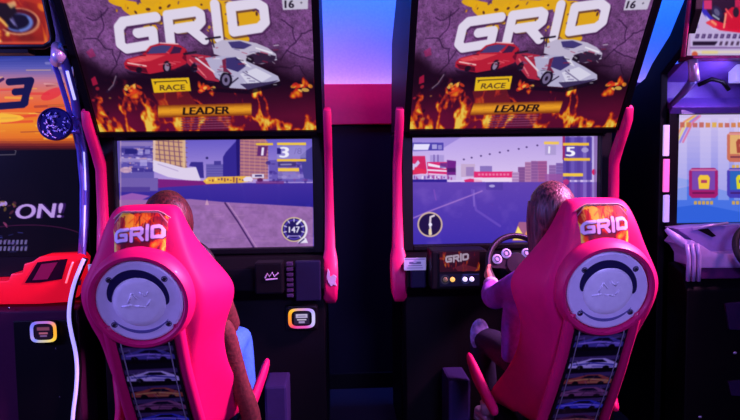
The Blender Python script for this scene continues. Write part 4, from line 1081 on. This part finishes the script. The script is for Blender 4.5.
    sp = MB().lathe([(.03, -.06), (R*.8, -.05), (R, -.012), (R, .006), (R*.94, .012), (R*.88, .004), (.0001, .002)], Ms, 48).obj('round_speaker', mat('dark_blue_speaker', (36, 34, 110), .35, metal=.3), t, auto=.6)
    g = MB()
    rs = random.Random(3)
    for k in range(46):
        a = rs.uniform(0, 2*PI); rr_ = R*.84*math.sqrt(rs.random()); a2 = a+rs.uniform(-.6, .6); r2 = min(R*.86, rr_+rs.uniform(-.014, .018))
        g.tube([Ms @ V((rr_*math.cos(a), rr_*math.sin(a), .005)), Ms @ V((rr_*.5*math.cos(a)+r2*.5*math.cos(a2), rr_*.5*math.sin(a)+r2*.5*math.sin(a2), .009)), Ms @ V((r2*math.cos(a2), r2*math.sin(a2), .005))], .0035, 6)
    g.obj('speaker_grille', mat('patterned_grille', (200, 200, 255), .3, metal=.5), sp, True)
    for dy in (-9, 9):
        MB().tube([P(62, 124+dy*1.0, 2.88), P(70, 124+dy*.85, 2.89), P(80, 124+dy*.7, 2.89)], [.018, .010, .013], 10).obj('speaker_bracket', Mo, t, True)
    # red console
    Y0, Y1 = 2.87, 2.999
    out = [(-40, 283), (8, 281), (11, 274), (22, 273), (24, 264), (32, 262), (40, 256.5), (76, 255), (80, 260), (77.5, 280), (68, 302), (40, 304), (-40, 305)]
    cs = MB().prism([(P(a, b, Y0).x, P(a, b, Y0).z) for a, b in out], Y0, Y1, 'y', .006)
    M_red = mat('lit_red_acrylic', (230, 10, 36), .35, emis=(245, 16, 44), es=.5, spec=.3)
    con = cs.obj('red_console', M_red, t, auto=.5)
    wi = [(25, 283), (38, 262), (68, 258.5), (62, 279), (40, 282.6)]
    MB().prism([(P(a, b, Y0).x, P(a, b, Y0).z) for a, b in wi], Y0-.004, Y0+.004, 'y').obj('console_window', mat('dark_window', (40, 8, 30), .2), con)
    MB().prism([(P(a, b, Y0).x, P(a, b, Y0).z) for a, b in [(33, 280), (42, 264), (58, 262), (48, 279)]], Y0-.006, Y0-.003, 'y').obj('window_glow', mat('window_inner', (110, 16, 60), .3, emis=(120, 12, 60), es=.5), con)
    MB().tube([P(66, 283, Y0-.004), P(70, 270, Y0-.004), P(73, 262, Y0-.004)], .004, 8).obj('light_strip', mat('strip_glow', (255, 170, 180), .4, emis=(255, 130, 140), es=.9), con, True)
    # lower body, reader panel
    zt = P(40, 305, 2.87).z
    MB().prism([(2.88, 0), (2.88, zt-.03), (2.92, zt), (3.058, zt), (3.058, 0)], x0+.03, x1-.002, 'x', .008).obj('lower_cabinet', mat('maroon_lower_panel', (58, 16, 48), .35, coat=.2), t)
    MB().box(P(14, 330, 2.87).x, P(72, 330, 2.87).x, 2.866, 2.879, .02, P(20, 321, 2.87).z, .004).obj('reader_panel', M_bezel, t)
    a, b = P(30, 321, 2.85), P(58, 342, 2.85); cx, cz = (a.x+b.x)/2, (a.z+b.z)/2
    rd = MB().box(a.x, b.x, 2.845, 2.866, b.z, a.z, .012).obj('card_reader', M_bezel, t)
    vs = []; fs = []; NW = 64
    for i in range(NW):
        an = 2*PI*i/NW; x, y = math.cos(an), math.sin(an); x = math.copysign(abs(x)**.5, x); y = math.copysign(abs(y)**.5, y)
        for k_, yy in ((.98, 2.844), (.95, 2.838), (.78, 2.838), (.75, 2.844)): vs.append((cx+x*k_*(b.x-a.x)/2, yy, cz+y*k_*(a.z-b.z)/2))
    for i in range(NW):
        for j in range(3): fs.append([i*4+j, i*4+j+1, ((i+1) % NW)*4+j+1, ((i+1) % NW)*4+j])
    o = link('light_ring', vs, fs, art_mat('reader_light', 1.15, 0, .4), rd, True)
    at = o.data.color_attributes.new('art', 'FLOAT_COLOR', 'POINT')
    hue = [(250, 170, 50), (240, 150, 130), (190, 110, 200), (120, 110, 235), (120, 120, 245), (170, 150, 230), (130, 140, 250), (220, 200, 140), (250, 200, 60), (250, 170, 50)]
    for i in range(NW):
        f = i/NW*9; k = int(f); c = np.array(hue[k])*(1-f+k)+np.array(hue[k+1])*(f-k)
        for j in range(4): at.data[i*4+j].color = (*lin(c/255.), 1)
    ps = Paint(40, 30, (26, 14, 34), lambda q_: (q_[0]/40, q_[1]/30), 40)
    ps.rect(6, 5, 34, 12, (120, 60, 90)); ps.rect(10, 16, 30, 20, (170, 90, 120)); ps.rect(12, 22, 28, 25, (130, 90, 150))
    ps.mesh('reader_screen', plane_fn(V((cx-(b.x-a.x)*.33, 2.8425, cz+(a.z-b.z)*.33)), V(((b.x-a.x)*.66, 0, 0)), V((0, 0, -(a.z-b.z)*.66))), A_screen, rd)
    # light tube down the side
    pth = [(84, 259), (80, 268), (74, 284), (70, 302), (69, 318), (71.5, 334), (75.5, 352), (77, 370), (76, 390), (73.5, 410), (72, 430), (70, 470)]
    pts = [P(a_, b_, 2.85) for a_, b_ in pth]
    sm = []
    for i in range(len(pts)-1):
        p0, p1, p2, p3 = pts[max(0, i-1)], pts[i], pts[i+1], pts[min(len(pts)-1, i+2)]
        for k in range(5):
            u = k/5; sm.append(.5*((2*p1)+(p2-p0)*u+(2*p0-5*p1+4*p2-p3)*u*u+(-p0+3*p1-3*p2+p3)*u**3))
    sm.append(pts[-1])
    MB().tube([q_+V((0, .018, 0)) for q_ in sm], .014, 10).obj('tube_channel', M_bezel, t, True)
    MB().tube(sm, .0085, 10).obj('light_tube', mat('blue_white_led', (190, 190, 255), .4, emis=(168, 156, 255), es=1.1), t, True)
    for a_, b_ in ((9, 308), (60, 397), (56, 349)):
        q_ = P(a_, b_, 2.868); MB().ball(q_, .006, 2, (1, .5, 1)).obj('screw', M_bolt, t, True)
    return t
build_bike()

# ------------------------------------------------------------------ kart machine at the right edge
def build_kart():
    t = thing('kart_arcade_machine', 'kart racing cabinet with pale screen of item cards and silver console at right edge', 'arcade machine', (2.1, 3.0, 0))
    sx = 1.60; xe = 2.62
    side = [(2.80, 0), (2.80, .78), (2.98, .86), (2.98, 1.30), (2.94, 1.84), (2.86, 1.90), (2.78, 1.96), (2.70, 2.42), (3.02, 2.42), (3.16, 1.98), (3.26, 1.86), (3.6, 1.80), (3.6, 0)]
    tall = [(3.0, .0), (3.0, 1.86), (2.79, 1.97), (2.72, 2.1), (2.70, 2.42), (2.75, 2.42), (2.79, 2.19), (2.93, 2.03), (3.09, 1.925), (3.16, 1.86), (3.3, 1.82), (3.6, 1.80), (3.6, 0)]
    MB().prism(tall, sx, sx+.035, 'x', .005).obj('side_panel', M_black, t)
    MB().prism(tall, xe, xe+.035, 'x', .005).obj('side_panel', M_black, t)
    MB().box(sx+.036, xe-.001, 3.075, 3.58, 0, 1.76, .01).obj('cabinet_body', M_black, t)
    # screen
    a, b = P(673, 115, 3.04), P(673, 223, 3.04); x0, x1 = a.x, 2.55
    O, U, W = V((x0, 3.04, a.z)), V((x1-x0, 0, 0)), V((0, 0, b.z-a.z))
    p = Paint(330, 200, (168, 150, 220), px_map(O, U, W), 185)
    for i in range(20): p.rect(670, 114+i*5.5, 900, 120+i*5.5, np.array((206, 190, 236))*(1-i/20)+np.array((96, 110, 226))*(i/20))
    p.poly([(670, 190), (700, 184), (760, 200), (900, 190), (900, 226), (670, 226)], (60, 110, 226), .8); p.poly([(670, 176), (690, 180), (688, 186), (670, 188)], (90, 130, 230), .7); p.poly([(672, 208), (700, 204), (740, 212), (740, 224), (672, 224)], (40, 90, 214), .7)
    for x in (676, 700, 718, 734, 760, 790, 830): p.rect(x, 118, x+11, 200, (226, 212, 244), .35)
    for i, c in enumerate(((240, 120, 40), (240, 210, 70), (120, 90, 220), (230, 80, 130))): p.line([(674+i*3, 142), (684+i*3, 122), (694+i*2, 116)], 2.2, c, .6)
    for k in range(12): p.rect(680+k*6.4, 122.6+random.uniform(-.4, .4), 684.6+k*6.4, 127.4, random.choice(((210, 120, 60), (190, 90, 80), (226, 170, 60))), .85)
    for x, y, c, d, e in ((689, 168, (160, 30, 110), (110, 80, 190), (240, 196, 60)), (727, 132, (200, 110, 90), (230, 190, 120), (170, 70, 60)), (727, 168, (70, 60, 180), (40, 110, 190), (220, 210, 40)), (765, 132, (90, 140, 60), (150, 200, 110), (240, 240, 230)), (765, 168, (170, 60, 40), (230, 130, 60), (250, 230, 150)), (803, 168, (60, 110, 170), (120, 170, 220), (240, 220, 90))):
        p.poly([(x, y+3), (x+3, y), (x+26, y), (x+29, y+3), (x+29, y+27), (x+26, y+30), (x+3, y+30), (x, y+27)], c)
        p.poly([(x+3, y+3), (x+26, y+3), (x+26, y+22), (x+3, y+22)], d, .8); p.poly([(x+9, y+10), (x+11, y+7), (x+19, y+7), (x+21, y+10), (x+20, y+21), (x+10, y+21)], e); p.rect(x+12, y+12, x+18, y+15, c, .8)
        p.line([(x+2, y+2), (x+27, y+2)], 1.4, (240, 180, 210), .6); p.line([(x+4, y+25), (x+25, y+25)], 1.6, (60, 10, 60), .6)
        for k in range(5): p.rect(x+5+k*4, y+33, x+8+k*4, y+36.5, (226, 170, 60), .85)
    p.blur(1)
    p.mesh('screen', plane_fn(O, U, W), A_screen, t)
    zt, zb = a.z, b.z
    bz = MB(); bz.box(sx+.036, x0, 2.98, 3.074, zb-.03, zt+.03, .004).box(x1, xe-.001, 2.98, 3.074, zb-.03, zt+.03, .004).box(x0, x1, 2.99, 3.074, zt, zt+.03, .004).box(x0, x1, 2.99, 3.074, zb-.03, zb, .004).box(x0, x1, 3.045, 3.074, zb, zt)
    bz.obj('screen_bezel', M_bezel, t)
    for y0, y1, c in ((125, 156, (206, 180, 236)), (159, 192, (240, 110, 190)), (195, 222, (176, 160, 236))):
        u, v = P(663.5, y0, 2.975), P(668.3, y1, 2.975)
        MB().box(u.x, v.x, 2.966, 2.98, v.z, u.z, .003).obj('light_tab', mat('tab_%d' % y0, c, .4, emis=c, es=.8), t)
    # sign
    bl = P(685, 56, 2.80); sO = V((bl.x, 2.72, 2.42)); sU = V((xe-.02-bl.x, 0, 0)); sW = V((0, .08, bl.z-2.42))
    s = Paint(330, 150, (196, 178, 226), px_map(sO, sU, sW), 210)
    s.rect(680, -60, 688.5, 60, (190, 110, 180), .55)
    for y in (4, 16, 27): s.rect(692, y-2, 696.5, y+2, (120, 90, 180), .8)
    s.ell(738, -2, 42, 34, (40, 40, 190)); s.ell(739, -3, 38, 32, (30, 12, 40)); s.poly([(703, 15), (710, 30), (722, 32), (712, 24)], (206, 196, 240))
    s.poly([(704, 24), (711, 20), (722, 24), (733, 20), (745, 20), (760, 24), (764, 32), (742, 34), (718, 31)], (226, 16, 56)); s.poly([(704, 23), (710, 20), (716, 26), (712, 29)], (240, 60, 70)); s.line([(710, 22), (714, 25)], 2, (250, 150, 110))
    s.poly([(722, 14), (730, 8), (740, 8), (750, 14), (748, 30), (726, 30)], (214, 14, 46)); s.line([(722, 28), (724, 15)], 2, (250, 150, 120)); s.line([(724, 10), (730, 18)], 1.6, (250, 80, 80))
    s.ell(715, 13, 5, 7, (26, 30, 70), rot=-.5); s.ell(715, 13, 2.4, 4, (90, 90, 130), rot=-.5); s.ell(734, 13, 3, 5, (30, 24, 40)); s.line([(711, 16), (717, 20)], 1.4, (170, 180, 200))
    s.rect(702, 1, 710, 10, (214, 50, 110)); s.rect(733, 0, 742, 8, (200, 30, 80)); s.ell(758, 14, 6, 8, (26, 30, 60))
    for k in range(13):       # squat slanted lettering, too small to read
        x = 693+k*6.2; s.poly([(x, 39), (x+1.4, 34.6), (x+5, 34.6), (x+3.8, 39)], (48, 24, 84), .85)
        s.rect(x+1.4, 36.2, x+3.2, 37.4, (190, 170, 220), .7)
    s.rect(691, 42, 713, 46, (16, 8, 36)); s.poly([(713, 42), (716, 42), (713, 46)], (16, 8, 36))
    for k in range(9): x = 717+k*5.6; s.poly([(x, 46), (x+1.4, 42), (x+4, 42), (x+2.8, 46)], (52, 30, 60), .85)
    s.rect(688, 47.6, 840, 49, (110, 70, 140), .8); s.rect(690, 51, 840, 54, (236, 220, 200), .8); s.rect(700, 51.5, 716, 54.5, (236, 216, 130), .7); s.ell(693, 55, 3, 3, (210, 90, 60))
    s.blur(1)
    s.mesh('sign_panel', lambda u, v: np.array(sO)+np.array((0, -.014, 0))+np.array(sU)*u+np.array(sW)*v, A_sign, t)
    MB().prism([(2.79, bl.z-.012), (2.712, 2.43), (2.77, 2.43), (2.92, bl.z-.012)], sx+.036, xe-.001, 'x', .004).obj('sign_housing', mat('pinkish_sign_case', (130, 50, 110), .4), t)
    MB().tube([P(685.5, 57, 2.786)+V((-.012, 0, 0)), V((bl.x-.012, 2.706, 2.42))], .010, 8).obj('sign_edge', mat('pink_edge_plastic', (200, 60, 120), .4), t, True)
    # hooded recess and struts
    hz0, hz1 = P(700, 114, 3.0).z, bl.z-.014
    MB().prism([(2.86, hz1), (3.074, hz1), (3.074, hz0+.02), (2.98, hz0), (2.955, hz0+.03), (3.02, hz0+.08), (3.03, hz0+.16)], sx+.036, xe-.001, 'x', .004).obj('hood', mat('dark_purple_hood', (120, 84, 180), .4), t)
    hb = MB(); hb.tube([P(698, 85, 2.95), P(712, 79, 2.93), P(723, 82, 2.91), P(729, 90, 2.91)], .010, 10); hb.obj('hood_cable', M_bezel, t, True)
    MB().box(P(735, 62, 2.9).x, P(735, 62, 2.9).x+.12, 2.885, 2.95, P(735, 82, 2.9).z, P(735, 62, 2.9).z, .004).obj('hood_lamp', mat('lamp_face', (170, 165, 225), .4, emis=(150, 140, 215), es=.8), t)
    st = MB().tube([P(692.5, 57, 2.83), P(693.5, 70, 2.84), P(694, 81, 2.85)], [.022, .022, .026], 12); st.tube([P(689.5, 60, 2.83), P(690, 80, 2.84)], .006, 8); st.obj('strut', M_chrome, t, True)
    MB().tube([P(693, 80, 2.85), P(684, 92, 2.90), P(671, 105, 2.95)], [.02, .017, .012], 12).obj('strut', mat('violet_chrome', (120, 110, 170), .28, metal=.3), t, True)
    MB().prism([(P(681, 109, 2.97).x, P(681, 109, 2.97).z), (P(695, 112, 2.97).x, P(695, 114, 2.97).z), (P(681, 113, 2.97).x, P(681, 114, 2.97).z)], 2.965, 2.975, 'y').obj('corner_clip', M_chrome, t)
    # silver console
    Ms = mat('silver_console_paint', (190, 176, 226), .34, metal=.1, coat=.2)
    Yc = 2.78
    body = [(698, 258), (693, 250), (687, 246), (692, 240), (703, 246), (712, 252), (722, 254), (760, 252), (900, 250), (900, 268), (698, 268)]
    MB().prism([(P(a_, b_, Yc).x, P(a_, b_, Yc).z) for a_, b_ in body], Yc, 2.99, 'y', .006).obj('console_lip', Ms, t, auto=.6)
    topf = [(672, 228), (692, 226), (730, 224), (900, 224), (900, 251), (740, 253), (722, 255), (706, 252), (694, 243), (684, 236)]
    MB().prism([(P(a_, b_, 2.9).x, P(a_, b_, 2.9).z) for a_, b_ in topf], 2.86, 2.978, 'y', .006).obj('console_face', mat('lavender_console_face', (156, 142, 205), .38, metal=.05), t, auto=.6)
    MB().tube([P(666, 229, 2.84), P(676, 238, 2.83), P(686, 246, 2.81)], [.010, .022, .022], 10).obj('console_wing', Ms, t, True)
    for k in range(3):
        x = 686.5+k*5.2; MB().tube([P(x, 244, 2.79-.008*k), P(x+2, 256, 2.78), P(x+2, 266, 2.78), P(x+1.4, 281, 2.79)], .010, 10).obj('console_rib', Ms, t, True)
    MB().prism([(P(a_, b_, 2.79).x, P(a_, b_, 2.79).z) for a_, b_ in [(699, 268), (900, 266), (900, 276), (700, 279)]], 2.79, 2.98, 'y', .004).obj('console_apron', mat('plum_apron', (86, 36, 96), .4), t)
    MB().prism([(P(a_, b_, 2.855).x, P(a_, b_, 2.855).z) for a_, b_ in [(698, 230), (708, 228.5), (716, 236), (712, 237)]], 2.853, 2.862, 'y').obj('console_vent', M_bezel, t)
    MB().tube([P(693, 229, 2.855), P(708, 226, 2.85), P(728, 223, 2.85)], .006, 8).obj('console_trim', M_chrome, t, True)
    wcn = P(758, 248, 2.72); Mw = rot_ax(wcn, (0, -.93, .36))
    sw = MB().lathe([(.105+.015*math.cos(a_), .015*math.sin(a_)) for a_ in [2*PI*k/12 for k in range(12)]], Mw, 40, close=True).obj('steering_wheel', M_rubber, t, True)
    MB().lathe([(.0001, .02), (.04, .016), (.05, 0), (.05, -.03), (.0001, -.14)], Mw, 32).obj('wheel_hub', Ms, sw, True)
    sk = MB()
    for an in (0, PI, PI/2):
        d = V((math.cos(an), math.sin(an), 0)); sk.tube([Mw @ (d*.04), Mw @ (d*.104)], .012, 8)
    sk.obj('wheel_spoke', Ms, sw, True)
    MB().prism([(2.80, 0), (2.80, .82), (2.86, .9), (2.975, .93), (2.975, 0)], sx+.04, xe-.005, 'x', .008).obj('lower_cabinet', M_black, t)
    for pts in ([(724, 303), (760, 300), (760, 331), (728, 329)], [(727, 381), (760, 378), (760, 396), (730, 395)]):
        MB().prism([(P(a_, b_, 2.795).x, P(a_, b_, 2.795).z) for a_, b_ in pts], 2.785, 2.80, 'y', .003).obj('purple_lit_pod', mat('plum_panel', (48, 28, 72), .6, spec=.2), t)  # lower body pods, plum tone standing in for purple light on them
    MB().tube([P(652, 358, 2.81), P(651, 366, 2.80), P(654, 373, 2.80)], .006, 8).obj('latch', M_chrome, t, True) if False else None
    for a_, b_ in ((735, 353), (700, 417)):
        MB().ball(P(a_, b_, 2.796), .008, 2, (1.2, .5, .8)).obj('screw', M_chrome, t, True)
    return t
build_kart()

# ------------------------------------------------------------------ light
def area(name, loc, tgt, size, e, col, sy=None, spread=None):
    l = bpy.data.lights.new(name, 'AREA'); l.energy = e; l.color = L8(*col); l.size = size
    if sy: l.shape = 'RECTANGLE'; l.size_y = sy
    if spread: l.spread = spread
    o = bpy.data.objects.new(name, l); C.objects.link(o); o.location = loc
    d = V(tgt)-V(loc); o.rotation_euler = d.to_track_quat('-Z', 'Y').to_euler()
    return o
area('ceiling_lamp', (2.6, 1.85, 2.95), (-.6, 2.1, .8), .6, 88, (255, 150, 228), spread=1.4)
area('rear_fill', (1.1, -1.6, 2.3), (.2, 2.0, .9), .9, 23, (158, 142, 255), spread=1.5)  # unseen fill from behind, well below the ceiling, for the seat backs
area('fascia_fill', (.1, 2.9, 3.15), (.1, 3.85, 1.6), .3, 1.7, (255, 60, 130), spread=1.0)  # unseen light added to redden and brighten the fascia
area('neon_lamp', (-3.3, 1.3, 1.9), (-1.3, 2.8, 1.9), .4, 85, (140, 125, 255))
area('cove_light', (.1, 4.04, 1.88), (.1, 4.1, 2.05), 8.0, 4.5, (255, 205, 190), .04)
area('blue_wall_washer', (.1, 3.6, 3.15), (.1, 4.1, 2.3), 8.0, 210, (0, 96, 255), .3)
hl = P(733, 74, 2.80); area('hood_lamp_light', tuple(hl), (hl.x-.15, 3.0, hl.z-.06), .06, .7, (170, 150, 255))
w = bpy.data.worlds.new('world'); S.world = w; w.use_nodes = True
w.node_tree.nodes['Background'].inputs['Color'].default_value = (*L8(70, 40, 150), 1)
w.node_tree.nodes['Background'].inputs['Strength'].default_value = .02

vs_ = S.view_settings
S.display_settings.display_device = 'sRGB'
vs_.view_transform = 'Standard'; vs_.look = 'None'; vs_.exposure = 0; vs_.gamma = 1; vs_.use_curve_mapping = False
